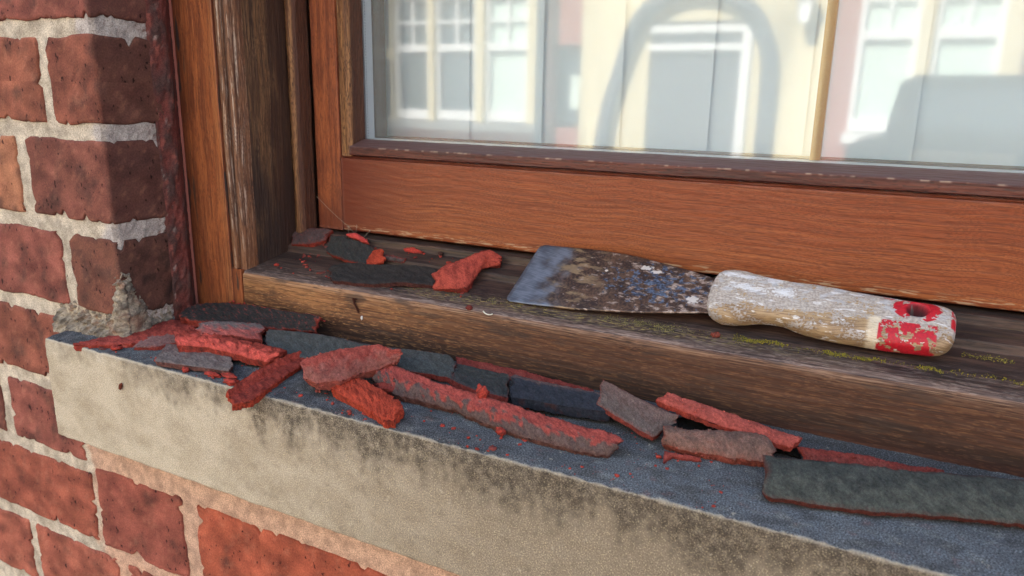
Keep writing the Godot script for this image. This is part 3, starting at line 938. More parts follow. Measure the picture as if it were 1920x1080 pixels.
func build_strips() -> void:
	strip("dark slab of old putty with red crumbs on it, lying at the frame foot",
		[V(-508, 1018.8, -29), V(-497, 1015.9, -31),
		V(-513, 1021.8, -49), V(-482, 1016.9, -31),
		V(-498, 1024.2, -58), V(-458, 1017.2, -38),
		V(-466, 1026.4, -62), V(-434, 1015.7, -46),
		V(-426, 1026.5, -64), V(-410, 1015.1, -55),
		V(-392, 1025.7, -68), V(-391, 1014.4, -60)],
		6, S(44, 42, 42), S(44, 42, 42), S(122, 51, 43), {"bulge": 0.4, "speck": 0.5, "rim": 0.7, "jag": 1.6, "crumbs": 70, "key": 2})
	strip("long crumbly red shard tapering to a point at the sill's left end",
		[V(-557, 1002.0, 26), V(-551, 1001.9, 28),
		V(-545, 1004.9, 8), V(-528, 1003.5, 18),
		V(-537, 1006.8, -10), V(-511, 1005.0, 6),
		V(-524, 1010.2, -38), V(-497, 1008.0, -13),
		V(-496, 1011.3, -40), V(-483, 1009.6, -25)],
		5, S(122, 54, 48), S(140, 62, 54), S(136, 56, 46), {"speck": 0.7, "jag": 2.2, "ragged": 1.6, "rough": 1.8, "wave": 0.6, "crumbs": 120, "key": 3})
	strip("short grey-pink sliver just under the pointed red shard",
		[V(-512, 1005.1, 5), V(-500, 1002.8, 11),
		V(-513, 1006.8, -9), V(-490, 1005.0, 5),
		V(-501, 1008.6, -25), V(-481, 1006.7, -8)],
		5, S(124, 92, 88), S(112, 84, 80), S(122, 54, 48), {"jag": 1.6, "ragged": 1.5, "crumbs": 14, "key": 4})
	strip("small flat piece, half grey and half pinkish, under the dark slab",
		[V(-473, 1020.2, -18), V(-458, 1015.7, -8),
		V(-463, 1020.8, -29), V(-439, 1016.3, -19),
		V(-446, 1020.2, -38), V(-424, 1015.5, -23),
		V(-433, 1018.7, -47), V(-416, 1012.9, -31)],
		5, S(104, 96, 94), S(150, 80, 74), S(122, 54, 48), {"speck": 0.5, "crumbs": 70, "key": 5})
	strip("bright red strip lying across the flat grey piece",
		[V(-485, 1015.9, -12), V(-462, 1012.8, 10),
		V(-457, 1016.1, -16), V(-440, 1012.2, 1),
		V(-431, 1015.2, -18), V(-413, 1011.4, -1),
		V(-400, 1014.3, -20), V(-393, 1009.5, -3),
		V(-382, 1013.4, -22), V(-383, 1008.6, -5)],
		6, S(136, 56, 46), S(184, 78, 66), S(136, 56, 46), {"bulge": 1.6, "speck": 0.3, "rough": 1.3, "wave": 0.6, "crumbs": 120, "key": 6})
	strip("flat grey-mauve tile-like piece near the sill's front edge",
		[V(-482, 1007.4, -0), V(-464, 1005.0, 27),
		V(-457, 1007.6, -6), V(-432, 1005.3, 21),
		V(-428, 1007.9, -11), V(-400, 1005.6, 15)],
		4, S(106, 88, 84), S(104, 94, 90), S(92, 62, 57), {"speck": 0.2, "rim": 0.15, "jag": 0.7, "bulge": 0.3, "crumbs": 14, "key": 7})
	strip("red grooved strip lying diagonally with one end over the sill's front edge",
		[V(-368, 1008.0, 46), V(-358, 1002.8, 50),
		V(-374, 1008.8, 30), V(-352, 1003.3, 40),
		V(-377, 1010.0, 7), V(-358, 1004.6, 16),
		V(-378, 1011.3, -19), V(-364, 1006.0, -14),
		V(-376, 1011.8, -31), V(-367, 1007.6, -24)],
		6, S(136, 56, 46), S(122, 51, 43), S(152, 60, 43), {"bulge": -2.4, "fold": 0.4, "speck": 0.4, "rough": 1.6, "jag": 1.4, "wave": 0.6, "crumbs": 120, "key": 8})
	strip("thick pinkish chunk lying on top of the others in the middle of the heap",
		[V(-341, 1021.1, 4), V(-333, 1013.5, 15),
		V(-332, 1025.4, -2), V(-319, 1013.5, 17),
		V(-323, 1027.0, -14), V(-308, 1014.0, 6),
		V(-309, 1027.8, -30), V(-301, 1014.9, -13),
		V(-289, 1025.9, -32), V(-287, 1018.9, -31)],
		9, S(142, 66, 57), S(122, 74, 66), S(148, 80, 70), {"bulge": 1.0, "speck": 0.1, "rough": 1.3, "jag": 1.5, "wave": 0.6, "crumbs": 120, "key": 9})
	strip("bright orange-red piece sloping down from under the pinkish chunk",
		[V(-322, 1009.3, 1), V(-311, 1006.9, 9),
		V(-315, 1010.7, -8), V(-297, 1006.6, 14),
		V(-301, 1011.7, -7), V(-273, 1006.2, 22),
		V(-276, 1011.2, 2), V(-259, 1006.0, 27),
		V(-255, 1009.9, 10), V(-252, 1005.0, 25)],
		7, S(152, 60, 43), S(152, 60, 43), S(152, 60, 43), {"bulge": 1.5, "speck": 0.4, "rough": 1.6, "jag": 1.8, "wave": 0.6, "crumbs": 120, "key": 10})
	strip("longest red strip, its lower side rounded and sooty grey",
		[V(-304, 1014.7, -27), V(-296, 1008.0, -14),
		V(-295, 1015.9, -31), V(-274, 1006.6, -6),
		V(-265, 1015.5, -23), V(-256, 1006.6, -5),
		V(-236, 1015.2, -17), V(-229, 1005.7, -6),
		V(-211, 1015.2, -16), V(-209, 1005.4, -0),
		V(-180, 1013.9, -12), V(-168, 1005.0, 6),
		V(-148, 1012.8, -10), V(-139, 1004.1, 4),
		V(-126, 1011.9, -11), V(-124, 1004.2, 2),
		V(-121, 1010.7, -8), V(-121, 1004.6, -5)],
		7, S(150, 70, 62), S(84, 68, 64), S(96, 66, 60), {"bulge": 3.6, "fold": 0.62, "mix": 0.5, "speck": 0.12, "rough": 1.4, "jag": 1.4, "wave": 0.6, "crumbs": 120, "key": 11})
	strip("long smooth dark grey strip leaning on the timber sill behind the pinkish chunk",
		[V(-428, 1015.7, -46), V(-404, 1008.6, -25),
		V(-381, 1017.9, -52), V(-359, 1008.5, -25),
		V(-334, 1017.9, -51), V(-317, 1008.7, -27),
		V(-303, 1018.1, -56), V(-291, 1009.3, -39),
		V(-271, 1016.6, -65), V(-259, 1009.5, -43),
		V(-261, 1013.4, -60), V(-254, 1009.4, -42)],
		5, S(68, 70, 69), S(63, 67, 68), S(122, 54, 48), {"bulge": 0.3, "speck": 0.05, "rim": 0.15, "jag": 0.8, "rough": 0.5, "crumbs": 14, "key": 12})
	strip("short dark grey strip between two breaks, behind the longest red strip",
		[V(-264, 1010.7, -67), V(-251, 1010.2, -39),
		V(-245, 1010.6, -66), V(-232, 1010.0, -33),
		V(-222, 1010.6, -66), V(-203, 1009.9, -31)],
		5, S(62, 64, 63), S(55, 57, 58), S(122, 54, 48), {"bulge": 0.3, "speck": 0.1, "rim": 0.2, "jag": 0.9, "rough": 0.6, "crumbs": 14, "key": 13})
	strip("two-toned strip, brown-grey above and blue-black below, beside the tilted piece",
		[V(-213, 1014.3, -59), V(-200, 1012.7, -28),
		V(-195, 1014.2, -57), V(-183, 1012.8, -30),
		V(-176, 1014.2, -57), V(-164, 1012.9, -31),
		V(-153, 1014.2, -57), V(-137, 1013.2, -37)],
		7, S(104, 86, 84), S(44, 47, 55), S(40, 42, 50), {"bulge": 4.0, "fold": 0.42, "speck": 0.1, "rim": 0.35, "jag": 0.7, "crumbs": 14, "key": 14})
	strip("flat brown-grey piece tilted up against the timber sill",
		[V(-153, 1021.5, -64), V(-146, 1015.2, -38),
		V(-133, 1019.2, -56), V(-125, 1011.8, -30),
		V(-110, 1015.8, -50), V(-107, 1008.6, -25),
		V(-99, 1014.7, -48), V(-102, 1009.5, -43)],
		4, S(106, 86, 80), S(96, 84, 79), S(124, 58, 50), {"bulge": 0.2, "speck": 0.08, "rim": 0.35, "jag": 0.6, "rough": 0.6, "crumbs": 14, "key": 15})
	strip("narrow pinkish red strip leaning on the timber sill above a dark gap",
		[V(-111, 1020.6, -65), V(-115, 1018.1, -55),
		V(-94, 1019.5, -63), V(-94, 1016.8, -49),
		V(-68, 1017.3, -59), V(-67, 1014.6, -45),
		V(-43, 1015.1, -55), V(-43, 1013.4, -42),
		V(-32, 1014.9, -52), V(-33, 1012.4, -42)],
		4, S(164, 82, 72), S(156, 76, 66), S(136, 56, 46), {"bulge": 1.0, "speck": 0.15, "jag": 1.0, "wave": 0.6, "crumbs": 120, "key": 16})
	strip("short rounded brown piece in front of the dark gap",
		[V(-103, 1013.9, -31), V(-100, 1007.4, -21),
		V(-86, 1014.9, -32), V(-84, 1007.3, -20),
		V(-67, 1015.4, -41), V(-63, 1007.4, -23),
		V(-49, 1015.5, -43), V(-47, 1007.7, -27),
		V(-44, 1012.2, -39), V(-43, 1007.8, -30)],
		6, S(104, 82, 74), S(112, 84, 74), S(126, 66, 56), {"bulge": 2.6, "speck": 0.25, "rim": 0.35, "rough": 1.3, "wave": 0.6, "crumbs": 120, "key": 17})
	strip("near-black strip added to stand for shade in the gap under the narrow pinkish strip",
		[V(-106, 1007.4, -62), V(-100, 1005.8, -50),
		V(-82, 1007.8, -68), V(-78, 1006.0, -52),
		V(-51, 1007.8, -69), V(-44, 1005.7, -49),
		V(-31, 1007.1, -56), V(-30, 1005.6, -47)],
		2, S(22, 20, 20), S(20, 19, 19), S(24, 20, 20), {"speck": 0.0, "rim": 0.0, "crumbs": 14, "key": 18})  # added strip, its near-black colour stands in for shade in the gap
	strip("thin splinter of dull red putty on bare stone below the brown piece",
		[V(-100, 1004.7, -17), V(-95, 1003.7, -8),
		V(-93, 1005.2, -18), V(-92, 1004.1, -15),
		V(-77, 1004.4, -21), V(-77, 1003.8, -19)],
		2.5, S(140, 64, 56), S(132, 62, 54), S(122, 54, 48), {"speck": 0.2, "rough": 1.3, "jag": 1.0, "crumbs": 14, "key": 19})
	strip("large dark green-grey strip running out along the sill from its red broken end",
		[V(-44, 1017.1, -16), V(-40, 1005.9, 7),
		V(-23, 1017.4, -21), V(-19, 1006.2, 3),
		V(2, 1017.7, -28), V(6, 1006.4, -2),
		V(21, 1018.8, -30), V(32, 1006.9, -12),
		V(44, 1019.2, -38), V(58, 1007.3, -20),
		V(73, 1019.7, -47), V(75, 1007.5, -24),
		V(111, 1020.2, -57), V(114, 1007.9, -33)],
		3.5, S(58, 61, 59), S(68, 70, 65), S(84, 44, 38), {"bulge": 0.6, "speck": 0.0, "rim": 0.3, "jag": 1.0, "rough": 0.6, "crumbs": 14, "key": 20})
	strip("dull red-brown strip wedged behind the large dark strip",
		[V(-31, 1012.5, -45), V(-29, 1008.2, -37),
		V(-4, 1012.9, -51), V(-3, 1008.4, -42),
		V(17, 1011.9, -52), V(20, 1008.6, -46),
		V(38, 1010.3, -59), V(39, 1009.0, -53)],
		5, S(122, 54, 48), S(104, 52, 46), S(122, 54, 48), {"speck": 0.4, "rough": 1.6, "crumbs": 70, "key": 21})
	strip("low dull red ridge left along the foot of the timber sill",
		[V(-276, 1009.4, -82), V(-265, 1005.8, -69),
		V(-254, 1009.4, -82), V(-244, 1005.8, -69),
		V(-210, 1009.3, -80), V(-202, 1005.7, -68),
		V(-161, 1009.0, -73), V(-159, 1005.5, -64)],
		4, S(122, 54, 48), S(120, 60, 54), S(122, 54, 48), {"speck": 0.4, "rough": 2.0, "jag": 1.8, "crumbs": 70, "key": 22})
	strip("dark block with a bright red broken end, deep in the corner of the timber sill",
		[V(-491, 1073.0, -148), V(-479, 1062.7, -134),
		V(-468, 1076.9, -151), V(-459, 1065.8, -134),
		V(-448, 1076.8, -151), V(-450, 1068.2, -143)],
		7, S(84, 66, 64), S(74, 62, 62), S(136, 56, 46), {"bulge": 1.2, "rim": 0.3, "crumbs": 14, "key": 23})
	strip("dark cracked plate on the upper step of the timber sill",
		[V(-450, 1070.3, -151), V(-441, 1060.1, -134),
		V(-437, 1072.6, -151), V(-410, 1059.1, -122),
		V(-404, 1069.2, -146), V(-392, 1058.6, -119),
		V(-392, 1066.5, -141), V(-386, 1058.0, -121)],
		4, S(60, 60, 58), S(52, 54, 54), S(122, 51, 43), {"bulge": 0.4, "speck": 0.1, "rim": 0.35, "crumbs": 14, "key": 24})
	strip("orange-red curl standing up at the end of the dark plate",
		[V(-389, 1058.2, -123), V(-386, 1057.8, -120),
		V(-389, 1067.3, -134), V(-378, 1058.9, -121),
		V(-380, 1069.6, -134), V(-373, 1060.0, -128)],
		3, S(152, 60, 43), S(152, 60, 43), S(152, 60, 43), {"bulge": 0.6, "jag": 1.4, "ragged": 1.4, "crumbs": 14, "key": 25})
	strip("small dark flake right of the orange curl, on the timber sill",
		[V(-379, 1064.1, -134), V(-379, 1058.8, -133),
		V(-366, 1064.2, -135), V(-366, 1058.9, -134),
		V(-355, 1063.8, -136), V(-358, 1060.3, -134)],
		3, S(72, 66, 66), S(66, 62, 62), S(122, 54, 48), {"speck": 0.15, "crumbs": 14, "key": 26})
	strip("thin pinkish red flake under the cobweb, against the sash rail",
		[V(-429, 1075.2, -149), V(-425, 1073.5, -147),
		V(-420, 1076.7, -151), V(-414, 1072.0, -145),
		V(-401, 1071.6, -144), V(-401, 1070.0, -143)],
		2, S(190, 72, 70), S(176, 66, 62), S(136, 56, 46), {"jag": 1.2, "ragged": 1.3, "crumbs": 14, "key": 27})
	strip("long flat dark strip with ragged edges on the timber sill",
		[V(-410, 1057.2, -103), V(-393, 1051.3, -85),
		V(-400, 1059.7, -113), V(-376, 1051.5, -86),
		V(-376, 1060.4, -117), V(-355, 1052.1, -90),
		V(-349, 1061.6, -125), V(-332, 1055.1, -97),
		V(-330, 1061.8, -127), V(-314, 1054.1, -103),
		V(-319, 1061.1, -128), V(-309, 1054.3, -104)],
		4, S(54, 51, 49), S(47, 45, 45), S(70, 42, 38), {"bulge": 0.3, "speck": 0.1, "rim": 0.15, "jag": 1.8, "rough": 0.6, "crumbs": 14, "key": 28})
	strip("thick red chunk leaning across the timber sill steps, brown at one end",
		[V(-316, 1060.1, -116), V(-305, 1052.8, -101),
		V(-307, 1067.3, -117), V(-289, 1054.7, -100),
		V(-299, 1071.4, -130), V(-279, 1056.5, -105),
		V(-281, 1078.3, -141), V(-282, 1063.2, -134),
		V(-273, 1073.2, -146), V(-271, 1068.4, -141)],
		10, S(150, 66, 56), S(158, 70, 58), S(122, 51, 43), {"bulge": 0.9, "speck": 0.12, "rough": 1.3, "jag": 1.3, "crumbs": 70, "key": 29})
	strip("little flat red flake on the sill below the sash rail",
		[V(-371, 1068.1, -151), V(-367, 1066.8, -148),
		V(-360, 1070.7, -151), V(-356, 1066.4, -147),
		V(-350, 1067.8, -150), V(-349, 1066.9, -148)],
		2, S(176, 66, 56), S(168, 60, 52), S(122, 54, 48), {"jag": 1.3, "ragged": 0.8, "step": 0.6, "crumbs": 14, "key": 30})


# ---------------------------------------------------------------- putty
func strip(label: String, secs: Array, thick: float, col_far: Color, col_near: Color, side: Color, opt := {}) -> MeshInstance3D:
	# secs: pairs of points (far edge, near edge) of the strip's upper face along its length
	var key: int = opt.get("key", 1)
	var bulge: float = opt.get("bulge", 0.6)
	var jag: float = opt.get("jag", 1.2)
	var speck: float = opt.get("speck", 0.35)
	var rimred: float = opt.get("rim", 0.5)
	var wave: float = opt.get("wave", 0.35)
	var fold: float = opt.get("fold", 0.0)
	var stepl: float = opt.get("step", 1.1)
	var f := nz(301, 3)
	var ko := key * 31.7
	var mid := Vector3.ZERO
	var far := PackedVector3Array()
	var near := PackedVector3Array()
	var ns: int = secs.size() / 2
	for i in ns - 1:
		var a0: Vector3 = secs[maxi(i - 1, 0) * 2]
		var a1: Vector3 = secs[i * 2]
		var a2: Vector3 = secs[i * 2 + 2]
		var a3: Vector3 = secs[mini(i + 2, ns - 1) * 2]
		var b0: Vector3 = secs[maxi(i - 1, 0) * 2 + 1]
		var b1: Vector3 = secs[i * 2 + 1]
		var b2: Vector3 = secs[i * 2 + 3]
		var b3: Vector3 = secs[mini(i + 2, ns - 1) * 2 + 1]
		var n := maxi(2, int(ceil(maxf(a1.distance_to(a2), b1.distance_to(b2)) * 1000.0 / stepl)))
		for k in (n + 1 if i == ns - 2 else n):
			var t := k / float(n)
			far.append(a1.lerp(a2, t).lerp(a1.cubic_interpolate(a2, a0, a3, t), 0.5))
			near.append(b1.lerp(b2, t).lerp(b1.cubic_interpolate(b2, b0, b3, t), 0.5))
	for i in far.size(): mid += (far[i] + near[i]) * 0.5
	mid /= far.size()
	var width := 0.0
	for i in far.size(): width += far[i].distance_to(near[i]) * 1000.0 / far.size()
	var nv := maxi(5, int(width / stepl))
	var nsd := maxi(3, int(thick / 1.3))
	var sh := Sheet.new()
	var turned := 0
	var count := far.size()
	var ring := (nv + 1) * 2 + (nsd + 1) * 2
	for i in count:
		var e0 := far[maxi(i - 1, 0)]
		var e1 := far[mini(i + 1, count - 1)]
		var g0 := near[maxi(i - 1, 0)]
		var g1 := near[mini(i + 1, count - 1)]
		var tang := ((e1 - e0) + (g1 - g0)).normalized()
		var across := near[i] - far[i]
		var up := across.cross(tang).normalized()
		if up.y < 0.0:
			up = -up
			turned += 1
		else:
			turned -= 1
		var acr := across.normalized()
		var s := i * stepl
		var fa := far[i] + acr * (f.get_noise_2d(s * 0.07 + ko, 3.0) * jag * 0.9 + f.get_noise_2d(s * 0.5 + ko, 8.0) * jag * 0.28) * 0.001
		var ne := near[i] + acr * (f.get_noise_2d(s * 0.07 + ko, 13.0) * jag * 0.9 + f.get_noise_2d(s * 0.5 + ko, 18.0) * jag * 0.28) * 0.001
		var endd := minf(i, count - 1 - i) * stepl
		var sign_end := -1.0 if i < count - i else 1.0
		var th := thick * (1.0 + 0.22 * f.get_noise_2d(s * 0.08 + ko, 30.0)) * sst(-1.0, 1.6, endd)
		for r in ring:
			var pos: Vector3
			var t: float
			var c: Color
			var on_top := r <= nv
			if on_top:
				t = r / float(nv)
				var w := sin(PI * t)
				if fold > 0.0: w = t / fold if t < fold else (1.0 - t) / (1.0 - fold)
				var rr := sst(0.0, 1.5, minf(t, 1.0 - t) * width)
				pos = fa.lerp(ne, t) + up * (bulge * w - (1.0 - rr) * 0.7 + wave * (f.get_noise_2d(s * 0.09 + ko, t * width * 0.09 + 5.0) * 1.7 + f.get_noise_2d(s * 0.26 + ko, t * width * 0.26 + 55.0) * 0.35)) * 0.001
				var q := f.get_noise_2d(s * 0.10 + ko, t * width * 0.10)
				c = col_far.lerp(col_near, clampf(sst(0.2, 0.8, t + q * 0.5) if fold <= 0.0 else sst(fold - 0.07, fold + 0.07, t + q * float(opt.get("mix", 0.12))), 0, 1))
				var spot := f.get_noise_2d(s * 0.28 + ko * 1.3, t * width * 0.28)
				c = c.lerp(side, sst(0.34, 0.5, spot + q * 0.3) * speck)
				c = c * (1.0 + 0.42 * f.get_noise_2d(s * 0.5, t * width * 0.5 + ko) + 0.40 * q)
				c = c.lerp(side, (sst(1.6, 0.2, minf(t, 1.0 - t) * width + spot * 1.6) + sst(2.0, 0.0, endd + spot * 2.0)) * rimred)
			elif r <= nv + nsd + 1:
				var k := (r - nv - 1) / float(nsd)
				t = 1.0
				pos = ne - up * (0.7 + (th - 0.7) * k) * 0.001 + acr * (f.get_noise_2d(s * 0.45 + ko, k * thick * 0.5 + 40.0) * 1.0 * sin(PI * k)) * 0.001
				c = side
			elif r <= nv * 2 + nsd + 2:
				t = 1.0 - (r - nv - nsd - 2) / float(nv)
				pos = fa.lerp(ne, t) - up * (th + 0.5 * f.get_noise_2d(s * 0.3 + ko, t * width * 0.3 + 60.0) * sin(PI * t)) * 0.001
				c = side
			else:
				var k := 1.0 - (r - nv * 2 - nsd - 3) / float(nsd)
				t = 0.0
				pos = fa - up * (0.7 + (th - 0.7) * k) * 0.001 - acr * (f.get_noise_2d(s * 0.45 + ko, k * thick * 0.5 + 80.0) * 1.0 * sin(PI * k)) * 0.001
				c = side
			if not on_top:
				c = c * (1.0 + 0.55 * f.get_noise_3d(pos.x * 260.0, pos.y * 260.0, pos.z * 260.0 + ko))
				c = c.lerp(S(66, 40, 38), sst(0.1, 0.5, f.get_noise_3d(pos.x * 120.0 + ko, pos.y * 120.0, pos.z * 120.0)) * 0.6)
			pos += tang * sign_end * sst(12.0, 0.0, endd) * (f.get_noise_2d(t * width * 0.06 + ko, 90.0 + sign_end) * 5.0 + f.get_noise_2d(t * width * 0.4 + ko, 95.0) * 0.5) * float(opt.get("ragged", 1.0)) * 0.001
			var wob := Vector3(f.get_noise_3d(pos.x * 500.0, pos.y * 500.0, pos.z * 500.0), f.get_noise_3d(pos.x * 500.0 + 9.0, pos.y * 500.0, pos.z * 500.0), f.get_noise_3d(pos.x * 500.0, pos.y * 500.0 + 9.0, pos.z * 500.0))
			pos += wob * 0.00036 * float(opt.get("rough", 1.0))
			sh.add(pos - mid, Vector2.ZERO, c * 1.5)
	# rings run along the strip
	for i in count - 1:
		for r in ring:
			var k := (r + 1) % ring
			sh.quad(i * ring + r, (i + 1) * ring + r, (i + 1) * ring + k, i * ring + k)
	for e in [0, (count - 1) * ring]:
		var rg := PackedInt32Array()
		for r in ring: rg.append(e + (r if e else ring - 1 - r))
		cap(sh, rg)
	if turned > 0: sh.turn()
	var rng := RandomNumberGenerator.new()
	rng.seed = 1000 + key
	for i in int(opt.get("crumbs", 0)):   # crumbs still sticking to it
		var at := rng.randi_range(1, count - 2) * ring + rng.randi_range(0, nv + nsd + 1)
		var r := pow(rng.randf(), 3.0) * 0.9 + 0.22
		lump(sh, sh.p[at] * 1000.0, Vector3(r, r * 0.8, r), i + key, sh.col[at] * 1.25, sh.col[at] * 0.8, 3, 0.8)
	var mi := put("putty_strip", sh.crisp(), mats.putty, null, mid)
	mark(mi, label, "putty strip", "strips of old red putty scraped out around the window")
	return mi


func crumb(at: Vector3, r: Vector3, key: int, label: String, c := Color(-1, 0, 0), rough := 0.7) -> void:
	var sh := Sheet.new()
	lump(sh, Vector3.ZERO, r, key, c if c.r >= 0.0 else S(176, 66, 54) * 1.5, (c if c.r >= 0.0 else S(120, 52, 46) * 1.5) * 0.8, 8, rough)
	mark(put("putty_crumb", sh.mesh(), mats.putty, null, at * 0.001), label, "putty crumb", "crumbs of old red putty")


func stone_y(z: float) -> float:
	return 1000.0 + 0.05 * (27.0 - z)


func sill_y(z: float) -> float:
	if z > -134.8: return 1047.6 + 0.162 * (-85.0 - z)
	return 1061.4 + 0.33 * (-135.5 - z)


func build_dust() -> void:
	var rng := RandomNumberGenerator.new()
	rng.seed = 77
	var sh := Sheet.new()
	for i in 1900:
		var x := rng.randf_range(-560, -60)
		var z := rng.randf_range(-78, 25)
		var w := nz(401, 2).get_noise_2d(x * 0.02, z * 0.03)
		if w + rng.randf_range(-0.5, 0.35) + sst(-250, -480, x) * 0.4 < 0.0: continue
		var r := pow(rng.randf(), 4.0) * 1.5 + 0.2
		lump(sh, Vector3(x, stone_y(z) + r * 0.3, z), Vector3(r, r * 0.6, r * rng.randf_range(0.5, 1.2)), i, S(178, 68, 56) * 1.5, S(110, 48, 44) * 1.5, 3, 0.7)
	for i in 420:   # crumbs that fell on the dark slabs at the frame
		var t := rng.randf()
		var x := lerpf(-500, -402, t) + rng.randf_range(-6, 6)
		var z := rng.randf_range(-92, -56)
		var r := pow(rng.randf(), 3.0) * 1.3 + 0.25
		if x < -470: r *= 1.5
		lump(sh, Vector3(x, 1013.4 + (-60.0 - z) * 0.23 + r * 0.3, z), Vector3(r, r * 0.6, r), i + 900, S(186, 70, 58) * 1.5, S(120, 50, 46) * 1.5, 3, 0.7)
	for i in 120:
		var x := rng.randf_range(-470, -290)
		var z := rng.randf_range(-150, -92)
		var r := pow(rng.randf(), 3.0) * 1.0 + 0.22
		lump(sh, Vector3(x, sill_y(z) + r * 0.2, z), Vector3(r, r * 0.6, r), i + 2000, S(182, 68, 56) * 1.5, S(110, 48, 44) * 1.5, 3, 0.7)
	for i in 260:   # flat broken flakes among the strips
		var x := rng.randf_range(-556, -60)
		var z := rng.randf_range(-74, 22)
		if nz(401, 2).get_noise_2d(x * 0.02, z * 0.03) + rng.randf_range(-0.6, 0.2) + sst(-300, -520, x) * 0.4 - sst(-280, -150, x) * 0.35 < 0.0: continue
		flake(sh, Vector3(x, stone_y(z) + 0.5, z), rng.randf_range(0.8, 3.4), rng, S(168, 74, 62).lerp(S(96, 60, 56), rng.randf()) * 1.4)
	for i in 60:
		var x := rng.randf_range(-470, -280)
		var z := rng.randf_range(-148, -96)
		flake(sh, Vector3(x, sill_y(z) + 0.5, z), rng.randf_range(0.6, 2.2), rng, S(170, 70, 58).lerp(S(92, 58, 54), rng.randf()) * 1.4)
	mark(put("putty_dust", sh.mesh(), mats.putty), "fine red putty dust and grit scattered over both sills", "putty dust", "", "stuff")
	# lichen along the sill top: clumps of tiny upright scales
	var li := Sheet.new()
	for i in 7000:
		var x := rng.randf_range(-330, 120)
		var w := nz(402, 3).get_noise_2d(x * 0.035, 1.0) + (0.22 if x > -75 else 0.08)
		var dense := 0.10 + 0.9 * pow(sst(0.0, 0.46, w), 1.6)
		if x < -150: dense *= 0.7
		if rng.randf() > dense: continue
		var z := -101.5 + rng.randfn() * (1.5 if x > -75 else 3.2) + nz(403, 2).get_noise_2d(x * 0.06, 2.0) * 3.0
		var r := rng.randf_range(0.12, 0.40) * (1.15 if x > -75 else 0.9)
		var c := S(166, 152, 52).lerp(S(108, 106, 50), rng.randf()) if x > -110 else S(164, 156, 92).lerp(S(104, 102, 72), rng.randf())
		lump(li, Vector3(x, sill_y(z) + r * 0.5, z), Vector3(r, r * rng.randf_range(0.6, 1.5), r), i, c * 1.5, c, 2, 0.9)
	for i in 120:
		var x := rng.randf_range(44, 70)
		var z := -126.0 + rng.randfn() * 1.6
		var r := rng.randf_range(0.25, 0.55)
		lump(li, Vector3(x, sill_y(z) + r * 0.4, z), Vector3(r, r, r), i + 50, S(150, 140, 70) * 1.5, S(110, 104, 60), 2, 0.9)
	mark(put("lichen", li.mesh(), mats.putty), "yellow lichen growing in a line along the timber sill top", "lichen", "", "stuff")


func flake(sh: Sheet, at: Vector3, r: float, rng: RandomNumberGenerator, c: Color) -> void:   # a thin broken chip, mm
	var n := rng.randi_range(4, 6)
	var tilt := Basis(Vector3(rng.randfn(), 0.3, rng.randfn()).normalized(), rng.randf_range(-0.45, 0.45))
	var long := rng.randf_range(1.0, 2.4)
	var turn := rng.randf() * TAU
	var h := r * 0.22 + 0.25
	var top := []
	for k in n:
		var a := TAU * (k + rng.randf_range(-0.3, 0.3)) / n
		var q := Vector2(cos(a) * long, sin(a)).rotated(turn) * r * rng.randf_range(0.75, 1.1)
		top.append(tilt * Vector3(q.x, 0, q.y))
	for k in n:
		var p0: Vector3 = top[k]
		var p1: Vector3 = top[(k + 1) % n]
		for tr in [[Vector3(0, h, 0), p1 + Vector3(0, h, 0), p0 + Vector3(0, h, 0)], [p0 + Vector3(0, h, 0), p1 + Vector3(0, h, 0), p1 - Vector3(0, h, 0)], [p0 + Vector3(0, h, 0), p1 - Vector3(0, h, 0), p0 - Vector3(0, h, 0)]]:
			var f := sh.p.size()
			for v in tr: sh.add((at + v) * 0.001, Vector2.ZERO, c)
			sh.tri(f, f + 1, f + 2)


